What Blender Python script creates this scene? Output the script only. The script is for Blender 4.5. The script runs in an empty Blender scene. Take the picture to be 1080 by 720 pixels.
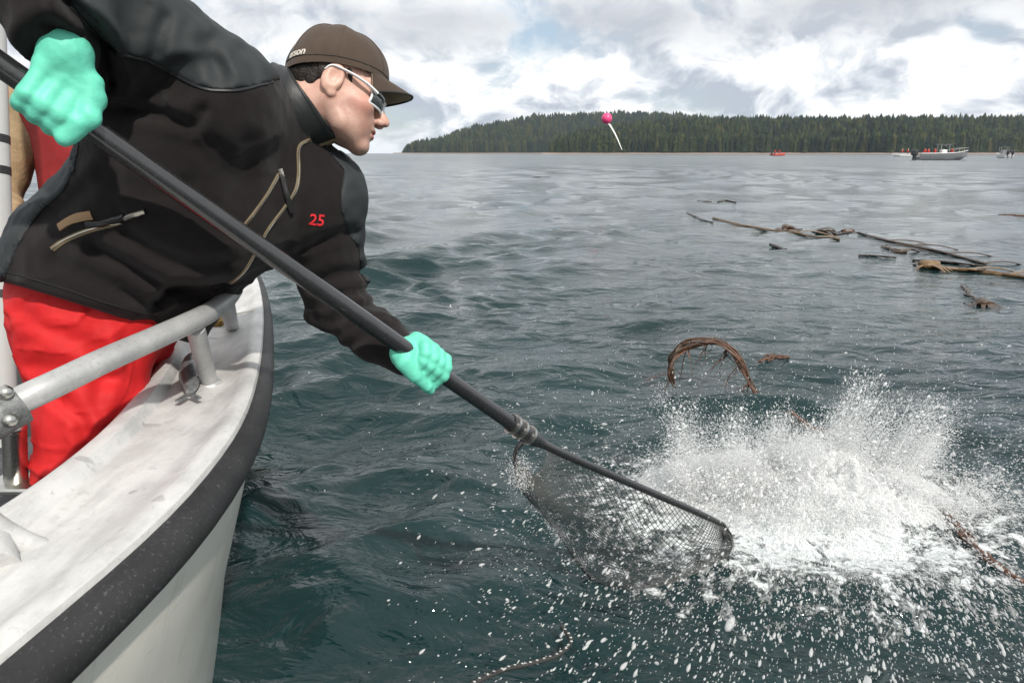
import bpy, math, random, numpy as np
from mathutils import Vector, Matrix
from mathutils.bvhtree import BVHTree
R = math.radians
rnd = random.Random(7)
rng = np.random.default_rng(11)
SC = bpy.context.scene
COL = SC.collection

# ------------------------------------------------------------------ camera
CAM_H = 1.5
PITCH = math.atan((360 - 161.5) / 720)
cam_d = bpy.data.cameras.new('camera')
cam_d.lens = 24; cam_d.sensor_width = 36; cam_d.clip_start = 0.02; cam_d.clip_end = 20000
cam = bpy.data.objects.new('camera', cam_d); COL.objects.link(cam)
cam.location = (0, 0, CAM_H); cam.rotation_euler = (R(90) - PITCH, 0, 0)
SC.camera = cam
CP, SP = math.cos(PITCH), math.sin(PITCH)

def P(px, py, t):
    """a point of the place: sight line through photo pixel at forward distance t metres"""
    X = (px - 540) / 720; Y = (360 - py) / 720
    return np.array([X * t, (CP + Y * SP) * t, CAM_H + (-SP + Y * CP) * t])

def W(px, py, z=0.0):
    Y = (360 - py) / 720
    return P(px, py, (z - CAM_H) / (-SP + Y * CP))

# ------------------------------------------------------------------ light
SUN_AZ, SUN_EL = R(150), R(43)
sun_vec = Vector((math.cos(SUN_EL) * math.sin(SUN_AZ), math.cos(SUN_EL) * math.cos(SUN_AZ), math.sin(SUN_EL)))
ld = bpy.data.lights.new('sun', 'SUN'); ld.energy = 3.1; ld.angle = R(1.5); ld.color = (1.0, 0.94, 0.86)
lo = bpy.data.objects.new('sun', ld); COL.objects.link(lo)
lo.rotation_euler = sun_vec.to_track_quat('Z', 'Y').to_euler()
lo.location = (3, -4, 8)

SC.view_settings.view_transform = 'Standard'; SC.view_settings.look = 'None'
SC.view_settings.exposure = 0.36; SC.view_settings.gamma = 1.0
SC.cycles.use_denoising = True
SC.cycles.max_bounces = 10; SC.cycles.diffuse_bounces = 8; SC.cycles.transparent_max_bounces = 24
SC.cycles.volume_bounces = 0

class N:
    """small node-tree writer"""
    def __init__(s, tree): s.t = tree; s.n = tree.nodes; s.l = tree.links
    def add(s, kind, **kw):
        n = s.n.new(kind)
        for k, v in kw.items():
            if k == 'ins':
                for i, x in v.items():
                    if hasattr(x, 'is_output'): s.l.new(x, n.inputs[i])
                    else: n.inputs[i].default_value = x
            else: setattr(n, k, v)
        return n
    def math(s, op, a, b=None, c=None, clamp=False):
        n = s.n.new('ShaderNodeMath'); n.operation = op; n.use_clamp = clamp
        for i, x in enumerate((a, b, c)):
            if x is None: continue
            if hasattr(x, 'is_output'): s.l.new(x, n.inputs[i])
            else: n.inputs[i].default_value = x
        return n.outputs[0]
    def mix(s, f, a, b):
        n = s.n.new('ShaderNodeMix'); n.data_type = 'RGBA'
        for i, x in ((0, f), (6, a), (7, b)):
            if hasattr(x, 'is_output'): s.l.new(x, n.inputs[i])
            else: n.inputs[i].default_value = x if not isinstance(x, tuple) else (*x, 1)[:4]
        return n.outputs[2]
    def ramp(s, f, pts, interp='LINEAR'):
        n = s.n.new('ShaderNodeValToRGB'); s.l.new(f, n.inputs[0]); cr = n.color_ramp; cr.interpolation = interp
        while len(cr.elements) < len(pts): cr.elements.new(0.5)
        for e, (p, c) in zip(cr.elements, pts):
            e.position = p; e.color = (*c, 1)[:4] if isinstance(c, tuple) else (c, c, c, 1)
        return n.outputs[0]
    def noise(s, vec, scale, detail=4, rough=0.55, dist=0.0):
        n = s.n.new('ShaderNodeTexNoise'); n.inputs['Scale'].default_value = scale
        n.inputs['Detail'].default_value = detail; n.inputs['Roughness'].default_value = rough
        n.inputs['Distortion'].default_value = dist
        if vec is not None: s.l.new(vec, n.inputs['Vector'])
        return n.outputs['Fac']

def build_world():
    w = bpy.data.worlds.new('World'); SC.world = w; w.use_nodes = True
    nt = w.node_tree; nt.nodes.clear(); g = N(nt)
    tc = g.add('ShaderNodeTexCoord').outputs['Generated']
    sky = g.add('ShaderNodeTexSky'); sky.sky_type = 'NISHITA'; sky.sun_disc = False
    sky.sun_elevation = SUN_EL; sky.sun_rotation = SUN_AZ; sky.air_density = 1.0; sky.dust_density = 1.5
    sep = g.add('ShaderNodeSeparateXYZ', ins={0: tc}).outputs
    x, y, z = sep[0], sep[1], sep[2]
    zz = g.math('MAXIMUM', z, 0.0)
    az = g.math('ARCTAN2', x, y)
    el = g.math('MULTIPLY', g.math('POWER', g.math('ADD', zz, 0.004), 0.86), 4.4)
    # puffy cumulus field: azimuth against compressed elevation (sin/cos keeps it seamless behind)
    vec = g.add('ShaderNodeCombineXYZ', ins={0: g.math('MULTIPLY', g.math('SINE', az), 3.2), 1: g.math('MULTIPLY', g.math('COSINE', az), 3.2), 2: el}).outputs[0]
    warp = g.add('ShaderNodeTexNoise', ins={'Vector': vec, 'Scale': 1.6, 'Detail': 3.0}).outputs['Color']
    vw = g.add('ShaderNodeVectorMath', operation='MULTIPLY_ADD', ins={0: warp, 1: (0.55, 0.55, 0.5), 2: vec}).outputs[0]
    n1 = g.noise(vw, 2.1, 10, 0.58)
    vup = g.add('ShaderNodeVectorMath', operation='ADD', ins={0: vw, 1: (0.05, 0.0, 0.12)}).outputs[0]
    n2 = g.noise(vup, 2.1, 7, 0.54)
    lit = g.math('MULTIPLY_ADD', g.math('SUBTRACT', n1, n2), 5.2, 0.50, clamp=True)
    big = g.noise(vec, 0.75, 3, 0.5)
    # grey cloud band above the bright low sky
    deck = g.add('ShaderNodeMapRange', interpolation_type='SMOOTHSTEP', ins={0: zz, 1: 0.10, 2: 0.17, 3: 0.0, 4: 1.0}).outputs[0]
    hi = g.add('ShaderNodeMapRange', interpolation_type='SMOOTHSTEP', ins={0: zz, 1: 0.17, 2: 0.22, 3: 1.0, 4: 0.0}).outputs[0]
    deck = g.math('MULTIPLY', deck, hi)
    deckn = g.math('MULTIPLY', deck, g.ramp(n1, [(0.36, 0.35), (0.6, 1.0)]))
    c = g.ramp(lit, [(0.0, (0.42, 0.465, 0.53)), (0.36, (0.64, 0.675, 0.72)), (0.64, (0.86, 0.875, 0.885)), (1.0, (0.97, 0.965, 0.95))])
    c = g.mix(g.math('MULTIPLY', deckn, 0.85), c, (0.48, 0.505, 0.545))
    c = g.mix(g.math('MULTIPLY', g.math('SUBTRACT', 1.0, hi), 0.5), c, (0.93, 0.94, 0.95))  # unseen upper sky brightened so the water reflects lighter
    low = g.add('ShaderNodeMapRange', interpolation_type='SMOOTHSTEP', ins={0: zz, 1: 0.0, 2: 0.045, 3: 0.75, 4: 0.0}).outputs[0]
    c = g.mix(low, c, (0.70, 0.75, 0.79))
    c10 = g.add('ShaderNodeVectorMath', operation='SCALE', ins={0: c, 'Scale': 10.0}).outputs[0]
    opn = g.add('ShaderNodeMapRange', interpolation_type='SMOOTHSTEP', ins={0: zz, 1: 0.16, 2: 0.40, 3: 0.0, 4: 0.02}).outputs[0]
    cover = g.ramp(g.math('SUBTRACT', g.math('ADD', g.math('MULTIPLY', n1, 0.6), g.math('MULTIPLY', big, 0.5)), opn), [(0.37, 0.0), (0.50, 1.0)])
    skyc = g.mix(0.35, sky.outputs[0], (5.0, 6.2, 7.2))
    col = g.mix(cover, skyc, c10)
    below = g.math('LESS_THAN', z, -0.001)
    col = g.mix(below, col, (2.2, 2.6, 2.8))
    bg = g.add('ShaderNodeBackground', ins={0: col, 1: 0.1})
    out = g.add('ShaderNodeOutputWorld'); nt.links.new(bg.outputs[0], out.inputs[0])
    w.cycles.sampling_method = 'AUTOMATIC'
build_world()

# ------------------------------------------------------------------ object helpers
def tag(o, label=None, cat=None, group=None, kind=None):
    if label: o['label'] = label
    if cat: o['category'] = cat
    if group: o['group'] = group
    if kind: o['kind'] = kind
    return o

def thing(name, label, cat, loc=(0, 0, 0), group=None, rz=0.0):
    o = bpy.data.objects.new(name, None); COL.objects.link(o); o.empty_display_size = 0.1
    o.location = loc; o.rotation_euler = (0, 0, rz)
    return tag(o, label, cat, group)

def link(name, me, m=None, parent=None, smooth=True):
    if m is not None and len(me.materials) == 0: me.materials.append(m)
    o = bpy.data.objects.new(name, me); COL.objects.link(o)
    if parent is not None:
        o.parent = parent
        if parent.type == 'EMPTY' or True:
            bpy_loc = world_of(parent)
            o.matrix_parent_inverse = bpy_loc.inverted()
    if smooth: me.shade_smooth()
    return o

def world_of(o):
    m = Matrix.LocRotScale(o.location, o.rotation_euler, o.scale)
    if o.parent is not None: m = world_of(o.parent) @ o.matrix_parent_inverse @ m
    return m

def mesh_np(name, V, quads=None, tris=None):
    me = bpy.data.meshes.new(name)
    V = np.asarray(V, np.float32)
    nq = 0 if quads is None else len(quads); ntr = 0 if tris is None else len(tris)
    me.vertices.add(len(V)); me.vertices.foreach_set('co', V.ravel())
    idx = []; st = []
    if nq: idx.append(np.asarray(quads, np.int32).ravel()); st.append(np.arange(nq, dtype=np.int32) * 4)
    if ntr: idx.append(np.asarray(tris, np.int32).ravel()); st.append(nq * 4 + np.arange(ntr, dtype=np.int32) * 3)
    idx = np.concatenate(idx); st = np.concatenate(st)
    me.loops.add(len(idx)); me.loops.foreach_set('vertex_index', idx)
    me.polygons.add(nq + ntr); me.polygons.foreach_set('loop_start', st)
    me.update(calc_edges=True); me.validate()
    return me

class MB:
    """collects simple shapes into one mesh"""
    def __init__(s): s.v = []; s.f = []
    def _add(s, v, f):
        o = len(s.v); s.v += [tuple(map(float, p)) for p in v]; s.f += [tuple(i + o for i in q) for q in f]
    def box(s, c, d, rot=None, bev=0.0):
        c = np.array(c, float); hx, hy, hz = [q / 2 for q in d]
        if bev <= 0:
            v = [(x, y, z) for x in (-hx, hx) for y in (-hy, hy) for z in (-hz, hz)]
            f = [(0, 1, 3, 2), (4, 6, 7, 5), (0, 4, 5, 1), (2, 3, 7, 6), (0, 2, 6, 4), (1, 5, 7, 3)]
        else:
            b = min(bev, hx * .9, hy * .9, hz * .9); v = []; f = []
            rings = [(-hz, b), (-hz + b, 0), (hz - b, 0), (hz, b)]
            for z, i in rings:
                x0, y0 = hx - i, hy - i; k = b if i == 0 else b * .5
                v += [(x0, -y0 + k, z), (x0, y0 - k, z), (x0 - k, y0, z), (-x0 + k, y0, z), (-x0, y0 - k, z), (-x0, -y0 + k, z), (-x0 + k, -y0, z), (x0 - k, -y0, z)]
            for r in range(3):
                for i in range(8): j = (i + 1) % 8; f.append((r * 8 + i, r * 8 + j, r * 8 + 8 + j, r * 8 + 8 + i))
            f.append(tuple(range(7, -1, -1))); f.append(tuple(range(24, 32)))
        v = np.array(v)
        if rot is not None: v = v @ np.array(rot.to_3x3() if hasattr(rot, 'to_3x3') else rot).T
        s._add(v + c, f); return s
    def tube(s, pts, rad, n=10, cap=True, closed=False, flat=None):
        pts = [np.array(p, float) for p in pts]; m = len(pts)
        if not hasattr(rad, '__len__'): rad = [rad] * m
        v = []; prev = None
        for i, p in enumerate(pts):
            a = pts[(i - 1) % m] if (closed or i > 0) else p; b = pts[(i + 1) % m] if (closed or i < m - 1) else p
            t = b - a; t = t / (np.linalg.norm(t) + 1e-9)
            if prev is None:
                u = np.cross(t, (0, 0, 1)); 
                if np.linalg.norm(u) < .05: u = np.cross(t, (1, 0, 0))
            else: u = prev - t * np.dot(prev, t)
            u /= np.linalg.norm(u); prev = u; w = np.cross(t, u)
            for k in range(n):
                a = 2 * math.pi * k / n
                v.append(p + rad[i] * (u * math.cos(a) + w * math.sin(a) * (flat or 1)))
        f = []
        for i in range(m if closed else m - 1):
            j = (i + 1) % m
            for k in range(n):
                l = (k + 1) % n; f.append((i * n + k, i * n + l, j * n + l, j * n + k))
        if cap and not closed: f.append(tuple(range(n - 1, -1, -1))); f.append(tuple((m - 1) * n + k for k in range(n)))
        s._add(v, f); return s
    def ball(s, c, r, nu=12, nv=8, rot=None):
        c = np.array(c, float)
        if not hasattr(r, '__len__'): r = (r, r, r)
        v = []
        for j in range(1, nv):
            a = math.pi * j / nv
            for i in range(nu):
                b = 2 * math.pi * i / nu
                v.append((r[0] * math.sin(a) * math.cos(b), r[1] * math.sin(a) * math.sin(b), r[2] * math.cos(a)))
        v.append((0, 0, r[2])); v.append((0, 0, -r[2])); f = []
        for j in range(nv - 2):
            for i in range(nu): k = (i + 1) % nu; f.append((j * nu + i, (j + 1) * nu + i, (j + 1) * nu + k, j * nu + k))
        t = len(v) - 2
        for i in range(nu):
            k = (i + 1) % nu; f.append((t, i, k)); f.append((t + 1, (nv - 2) * nu + k, (nv - 2) * nu + i))
        v = np.array(v)
        if rot is not None: v = v @ np.array(rot).T
        s._add(v + c, f); return s
    def grid(s, rows, wrap=False):
        m = len(rows); n = len(rows[0]); v = [p for r in rows for p in r]; f = []
        for i in range(m - 1):
            for k in range(n if wrap else n - 1): l = (k + 1) % n; f.append((i * n + k, i * n + l, (i + 1) * n + l, (i + 1) * n + k))
        s._add(v, f); return s
    def face(s, pts): s._add(pts, [tuple(range(len(pts)))]); return s
    def mesh(s, name):
        me = bpy.data.meshes.new(name); me.from_pydata(s.v, [], s.f); me.update(); return me
    def build(s, name, m, parent=None, smooth=True, fix=True):
        me = s.mesh(name)
        if fix:
            import bmesh
            bm = bmesh.new(); bm.from_mesh(me); bmesh.ops.recalc_face_normals(bm, faces=bm.faces); bm.to_mesh(me); bm.free()
        o = link(name, me, m, parent, smooth)
        if smooth: me.set_sharp_from_angle(angle=R(42))
        return o

def smooth_path(pts, n):
    """Catmull-Rom resample"""
    pts = [np.array(p, float) for p in pts]; out = []; m = len(pts)
    for q in np.linspace(0, m - 1, n):
        i = min(int(q), m - 2); t = q - i
        p0 = pts[max(i - 1, 0)]; p1 = pts[i]; p2 = pts[i + 1]; p3 = pts[min(i + 2, m - 1)]
        out.append(.5 * ((2 * p1) + (-p0 + p2) * t + (2 * p0 - 5 * p1 + 4 * p2 - p3) * t * t + (-p0 + 3 * p1 - 3 * p2 + p3) * t ** 3))
    return out

# ------------------------------------------------------------------ materials
def mat(name, col, rough=0.6, metal=0.0, spec=0.5, var=0.0, vscale=8.0, bump=0.0, bscale=60.0, sheen=0.0, coat=0.0, extra=None, bdist=0.01):
    m = bpy.data.materials.new(name); m.use_nodes = True; nt = m.node_tree; nt.nodes.clear(); g = N(nt)
    tc = g.add('ShaderNodeTexCoord').outputs['Object']
    b = g.add('ShaderNodeBsdfPrincipled'); o = g.add('ShaderNodeOutputMaterial'); nt.links.new(b.outputs[0], o.inputs[0])
    b.inputs['Base Color'].default_value = (*col, 1); b.inputs['Roughness'].default_value = rough
    b.inputs['Metallic'].default_value = metal; b.inputs['Specular IOR Level'].default_value = spec
    b.inputs['Sheen Weight'].default_value = sheen; b.inputs['Coat Weight'].default_value = coat
    if sheen: b.inputs['Sheen Roughness'].default_value = 0.6
    if var:
        n = g.noise(tc, vscale, 6, 0.6)
        d = tuple(c * (1 - var) for c in col); l = tuple(min(1, c * (1 + var * .6)) for c in col)
        c = g.ramp(n, [(0.3, d), (0.7, l)]); nt.links.new(c, b.inputs['Base Color'])
        nt.links.new(g.ramp(n, [(0.3, min(1, rough * 1.15)), (0.7, rough * .85)]), b.inputs['Roughness'])
    if bump:
        n = g.noise(tc, bscale, 5, 0.6)
        bp = g.add('ShaderNodeBump', ins={'Strength': bump, 'Distance': bdist, 'Height': n}); nt.links.new(bp.outputs[0], b.inputs['Normal'])
    if extra: extra(g, b, tc)
    return m

M = {}
JAW = P(374, 138, 1.40); CHEEK = P(384, 109, 1.38)
def fleece_extra(g, b, tc):
    f = g.noise(tc, 900, 2, 0.5); big = g.noise(tc, 22, 4, 0.6)
    bp = g.add('ShaderNodeBump', ins={'Strength': 0.5, 'Distance': 0.0012, 'Height': f})
    bp2 = g.add('ShaderNodeBump', ins={'Strength': 0.25, 'Distance': 0.010, 'Height': big, 'Normal': bp.outputs[0]})
    g.l.new(bp2.outputs[0], b.inputs['Normal'])
    lint = g.ramp(g.noise(tc, 420, 2, 0.5), [(0.74, 0.0), (0.80, 0.25)])
    g.l.new(g.mix(lint, (0.0135, 0.0115, 0.0115), (0.06, 0.056, 0.053)), b.inputs['Base Color'])
M['fleece'] = mat('black_fleece', (0.0165, 0.0135, 0.013), 1.0, spec=0.08, sheen=0.08, extra=fleece_extra)
def nylon_extra(g, b, tc):
    bp = g.add('ShaderNodeBump', ins={'Strength': 0.22, 'Distance': 0.010, 'Height': g.noise(tc, 16, 5, 0.6, 0.6)})
    bp2 = g.add('ShaderNodeBump', ins={'Strength': 0.2, 'Distance': 0.0008, 'Height': g.noise(tc, 1200, 1), 'Normal': bp.outputs[0]})
    g.l.new(bp2.outputs[0], b.inputs['Normal'])
M['nylon'] = mat('charcoal_nylon', (0.025, 0.029, 0.031), 0.68, spec=0.3, extra=nylon_extra)
M['nylon_dark'] = mat('dark_nylon', (0.014, 0.016, 0.0175), 0.48, spec=0.45, extra=nylon_extra)
def red_extra(g, b, tc):
    bp = g.add('ShaderNodeBump', ins={'Strength': 0.35, 'Distance': 0.010, 'Height': g.noise(tc, 7, 5, 0.6, 0.8)})
    g.l.new(bp.outputs[0], b.inputs['Normal'])
    n = g.noise(tc, 14, 6, 0.6)
    g.l.new(g.ramp(n, [(0.3, (0.43, 0.010, 0.012)), (0.65, (0.56, 0.019, 0.021))]), b.inputs['Base Color'])
M['red'] = mat('red_oilskin', (0.58, 0.018, 0.022), 0.66, spec=0.22, extra=red_extra)
M['glove'] = mat('mint_rubber_glove', (0.135, 0.62, 0.445), 0.55, spec=0.4, var=0.15, vscale=30, bump=0.22, bscale=130, bdist=0.004)
def skin_extra(g, b, tc):
    n = g.noise(tc, 26, 5, 0.6); sp = g.noise(tc, 240, 3, 0.6)
    c = g.ramp(n, [(0.32, (0.52, 0.275, 0.21)), (0.62, (0.66, 0.42, 0.335))])
    c = g.mix(g.ramp(sp, [(0.62, 0.0), (0.76, 0.4)]), c, (0.34, 0.15, 0.11))
    dd = g.add('ShaderNodeVectorMath', operation='DISTANCE', ins={0: tc, 1: tuple(JAW)}).outputs['Value']
    stub = g.add('ShaderNodeMapRange', interpolation_type='SMOOTHSTEP', ins={0: dd, 1: .045, 2: .095, 3: .5, 4: 0.0}).outputs[0]
    stub = g.math('MULTIPLY', stub, g.ramp(g.noise(tc, 700, 2), [(0.35, 0.35), (0.6, 1.0)]))
    c = g.mix(stub, c, (0.17, 0.11, 0.09))
    dc = g.add('ShaderNodeVectorMath', operation='DISTANCE', ins={0: tc, 1: tuple(CHEEK)}).outputs['Value']
    c = g.mix(g.add('ShaderNodeMapRange', interpolation_type='SMOOTHSTEP', ins={0: dc, 1: .008, 2: .040, 3: .40, 4: 0.0}).outputs[0], c, (0.58, 0.22, 0.17))
    g.l.new(c, b.inputs['Base Color'])
    b.inputs['Subsurface Weight'].default_value = 0.12; b.inputs['Subsurface Radius'].default_value = (0.012, 0.005, 0.003); b.inputs['Subsurface Scale'].default_value = 0.6
    bp = g.add('ShaderNodeBump', ins={'Strength': 0.15, 'Distance': 0.001, 'Height': sp}); g.l.new(bp.outputs[0], b.inputs['Normal'])
M['skin'] = mat('skin', (0.58, 0.33, 0.25), 0.48, spec=0.4, extra=skin_extra)
M['lip'] = mat('lip', (0.44, 0.14, 0.12), 0.4)
M['hair'] = mat('dark_brown_hair', (0.018, 0.011, 0.008), 0.5, var=0.5, vscale=120, bump=0.7, bscale=260, bdist=0.004)
M['cap'] = mat('brown_cap_cotton', (0.062, 0.043, 0.031), 0.9, spec=0.2, var=0.2, vscale=14, bump=0.3, bscale=700, bdist=0.001, sheen=0.1)
M['cap_under'] = mat('khaki_brim_lining', (0.33, 0.29, 0.22), 0.85, spec=0.2)
M['cap_edge'] = mat('dark_brim_edge', (0.022, 0.02, 0.018), 0.8)
M['thread'] = mat('pale_thread', (0.62, 0.58, 0.50), 0.8)
M['redthread'] = mat('red_thread', (0.68, 0.02, 0.03), 0.7)
M['gold'] = mat('tan_zip_tape', (0.15, 0.115, 0.065), 0.7, bump=0.5, bscale=500, bdist=0.001)
M['zipmetal'] = mat('zip_metal', (0.55, 0.52, 0.45), 0.3, metal=1.0)
M['tan'] = mat('tan_patch', (0.30, 0.19, 0.10), 0.8, bump=0.3, bscale=500, bdist=0.001)
M['black'] = mat('black_plastic', (0.012, 0.012, 0.013), 0.45)
M['seam'] = mat('seam_thread', (0.009, 0.009, 0.010), 0.9)
M['glasses'] = mat('white_plastic', (0.72, 0.74, 0.74), 0.2, coat=0.6)
M['lens'] = mat('dark_lens', (0.012, 0.016, 0.014), 0.05, spec=0.8, coat=1.0)

def pole_extra(g, b, tc):
    n = g.noise(tc, 60, 6, 0.65); sc = g.noise(tc, 160, 4, 0.7)
    g.l.new(g.ramp(n, [(0.35, (0.016, 0.016, 0.017)), (0.75, (0.024, 0.024, 0.025))]), b.inputs['Base Color'])
    g.l.new(g.ramp(sc, [(0.3, 0.16), (0.7, 0.30)]), b.inputs['Roughness'])
    bp = g.add('ShaderNodeBump', ins={'Strength': 0.10, 'Distance': 0.001, 'Height': sc}); g.l.new(bp.outputs[0], b.inputs['Normal'])
M['pole'] = mat('black_pole', (0.02, 0.02, 0.021), 0.3, spec=0.8, coat=0.3, extra=pole_extra)
M['netcord'] = mat('dark_net_twine', (0.028, 0.027, 0.026), 0.7)
M['nettwine'] = mat('wet_net_twine', (0.085, 0.088, 0.084), 0.35)
M['steel'] = mat('stainless_steel', (0.55, 0.54, 0.50), 0.3, metal=1.0, var=0.25, vscale=20, bump=0.15, bscale=200, bdist=0.001)
def alu_extra(g, b, tc):
    n = g.noise(tc, 7, 8, 0.65); f = g.noise(tc, 55, 6, 0.7)
    c = g.ramp(n, [(0.28, (0.43, 0.43, 0.42)), (0.5, (0.57, 0.57, 0.555)), (0.75, (0.65, 0.65, 0.63))])
    spots = g.math('MULTIPLY', g.ramp(g.noise(tc, 19, 3, 0.5, 0.2), [(0.62, 0.0), (0.655, 0.8)]), g.ramp(g.noise(tc, 3.1, 2), [(0.45, 0.0), (0.58, 1.0)]))
    wet = g.ramp(g.noise(g.add('ShaderNodeVectorMath', operation='MULTIPLY', ins={0: tc, 1: (1.0, .25, 1.0)}).outputs[0], 24, 6, 0.65), [(0.42, 0.0), (0.62, 0.45)])
    spots = g.math('MAXIMUM', spots, wet)
    c = g.mix(spots, c, (0.30, 0.30, 0.295))
    c = g.mix(g.ramp(f, [(0.57, 0.0), (0.78, 0.7)]), c, (0.30, 0.295, 0.27))
    c = g.mix(g.ramp(g.noise(tc, 130, 3, 0.6), [(0.70, 0.0), (0.76, 0.5)]), c, (0.16, 0.12, 0.085))
    g.l.new(c, b.inputs['Base Color'])
    g.l.new(g.ramp(f, [(0.3, 0.38), (0.7, 0.62)]), b.inputs['Roughness'])
    bp = g.add('ShaderNodeBump', ins={'Strength': 0.3, 'Distance': 0.003, 'Height': f}); g.l.new(bp.outputs[0], b.inputs['Normal'])
M['deck_white'] = mat('weathered_white_aluminium', (0.6, 0.6, 0.58), 0.5, spec=0.4, extra=alu_extra)
def rail_extra(g, b, tc):
    n = g.noise(tc, 12, 7, 0.65); f = g.noise(tc, 150, 4, 0.7)
    c = g.ramp(n, [(0.3, (0.36, 0.365, 0.365)), (0.7, (0.55, 0.55, 0.54))])
    c = g.mix(g.ramp(f, [(0.55, 0.0), (0.72, 0.55)]), c, (0.22, 0.22, 0.215))
    g.l.new(c, b.inputs['Base Color'])
    bp = g.add('ShaderNodeBump', ins={'Strength': 0.3, 'Distance': 0.0015, 'Height': f}); g.l.new(bp.outputs[0], b.inputs['Normal'])
M['rail'] = mat('oxidised_aluminium', (0.5, 0.5, 0.49), 0.45, metal=0.35, extra=rail_extra)
def hull_extra(g, b, tc):
    n = g.noise(tc, 4, 6, 0.6); f = g.noise(tc, 240, 2, 0.6)
    c = g.ramp(n, [(0.3, (0.60, 0.59, 0.53)), (0.7, (0.70, 0.69, 0.62))])
    c = g.mix(g.ramp(f, [(0.68, 0.0), (0.74, 0.4)]), c, (0.75, 0.75, 0.72))
    dr_ = g.noise(g.add('ShaderNodeVectorMath', operation='MULTIPLY', ins={0: tc, 1: (1, 1, .07)}).outputs[0], 26, 5, 0.65)
    c = g.mix(g.ramp(dr_, [(0.56, 0.0), (0.74, 0.5)]), c, (0.34, 0.31, 0.25))
    sc_ = g.noise(g.add('ShaderNodeVectorMath', operation='MULTIPLY', ins={0: tc, 1: (1, .12, 1.6)}).outputs[0], 60, 4, 0.7)
    c = g.mix(g.ramp(sc_, [(0.66, 0.0), (0.70, 0.55)]), c, (0.30, 0.30, 0.29))
    g.l.new(c, b.inputs['Base Color'])
M['hull'] = mat('cream_white_hull', (0.58, 0.58, 0.53), 0.32, coat=0.3, extra=hull_extra)
def rub_extra(g, b, tc):
    n = g.noise(tc, 9, 5, 0.6); f = g.noise(tc, 170, 5, 0.75)
    c = g.ramp(n, [(0.3, (0.010, 0.010, 0.011)), (0.75, (0.026, 0.026, 0.027))])
    c = g.mix(g.math('MULTIPLY', g.ramp(f, [(0.57, 0.0), (0.70, 1.0)]), g.ramp(n, [(0.4, 0.15), (0.6, 0.8)])), c, (0.16, 0.17, 0.18))
    g.l.new(c, b.inputs['Base Color'])
    bp = g.add('ShaderNodeBump', ins={'Strength': 0.35, 'Distance': 0.002, 'Height': f}); g.l.new(bp.outputs[0], b.inputs['Normal'])
M['fender'] = mat('scuffed_black_rubber', (0.04, 0.04, 0.042), 0.62, extra=rub_extra)
M['deck_grey'] = mat('dark_grey_deck', (0.075, 0.08, 0.085), 0.7, var=0.4, vscale=10, bump=0.4, bscale=120)
M['corroded'] = mat('corroded_fitting', (0.20, 0.21, 0.21), 0.6, metal=0.6, var=0.5, vscale=60, bump=0.8, bscale=130, bdist=0.003)
M['whitepost'] = mat('white_post', (0.42, 0.43, 0.42), 0.35, var=0.08)
M['brass'] = mat('tarnished_brass', (0.22, 0.13, 0.035), 0.5, metal=0.7)
def fish_extra(g, b, tc):
    n = g.noise(tc, 90, 4, 0.6)
    g.l.new(g.ramp(n, [(0.3, (0.10, 0.11, 0.115)), (0.7, (0.26, 0.27, 0.27))]), b.inputs['Base Color'])
M['fish'] = mat('silver_fish_skin', (0.2, 0.21, 0.21), 0.3, metal=0.3, extra=fish_extra)
M['kelp'] = mat('wet_brown_kelp', (0.060, 0.030, 0.013), 0.35, var=0.5, vscale=30, bump=0.5, bscale=80, coat=0.3)
M['kelp_gold'] = mat('golden_kelp', (0.15, 0.085, 0.030), 0.38, var=0.5, vscale=12, bump=0.5, bscale=60, coat=0.3)
M['kelp_dark'] = mat('dark_kelp', (0.030, 0.020, 0.012), 0.35, var=0.4, vscale=20, coat=0.3)
M['kelp_red'] = mat('red_brown_kelp', (0.125, 0.052, 0.026), 0.4, var=0.45, vscale=40, bump=0.6, bscale=90)
M['pink'] = mat('pink_rubber', (0.80, 0.07, 0.22), 0.35, var=0.08, vscale=4)
M['white'] = mat('white_paint', (0.75, 0.75, 0.74), 0.45)
M['boat_grey'] = mat('grey_aluminium_hull', (0.20, 0.21, 0.22), 0.45, metal=0.2, var=0.15, vscale=2)
M['boat_dark'] = mat('dark_engine_cowl', (0.03, 0.033, 0.037), 0.4)
M['boat_red'] = mat('red_dinghy', (0.45, 0.05, 0.035), 0.5)
M['suit_red'] = mat('red_float_suit', (0.60, 0.045, 0.03), 0.7, var=0.2, vscale=6)
M['suit_dark'] = mat('dark_trousers', (0.025, 0.027, 0.032), 0.8)
M['suit_tan'] = mat('tan_jacket', (0.33, 0.235, 0.13), 0.8, var=0.25, vscale=14, bump=0.5, bscale=30)
M['vest_red'] = mat('red_vest', (0.27, 0.010, 0.012), 0.7, var=0.2, vscale=20)
M['maroon'] = mat('maroon_jacket', (0.13, 0.022, 0.03), 0.8, var=0.2, vscale=20)
M['reflective'] = mat('grey_reflective_strip', (0.45, 0.45, 0.44), 0.5)
M['glass'] = mat('tinted_windscreen', (0.05, 0.06, 0.065), 0.08)

# ------------------------------------------------------------------ numpy noise and signed-distance modeller
def hsh(i, j, k):
    h = (i.astype(np.int64) * 374761393 + j.astype(np.int64) * 668265263 + k.astype(np.int64) * 2147483647) & 0xffffffff
    h = ((h ^ (h >> 13)) * 1274126177) & 0xffffffff
    return ((h ^ (h >> 16)) & 0xffff).astype(np.float32) / 65535.0

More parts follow.
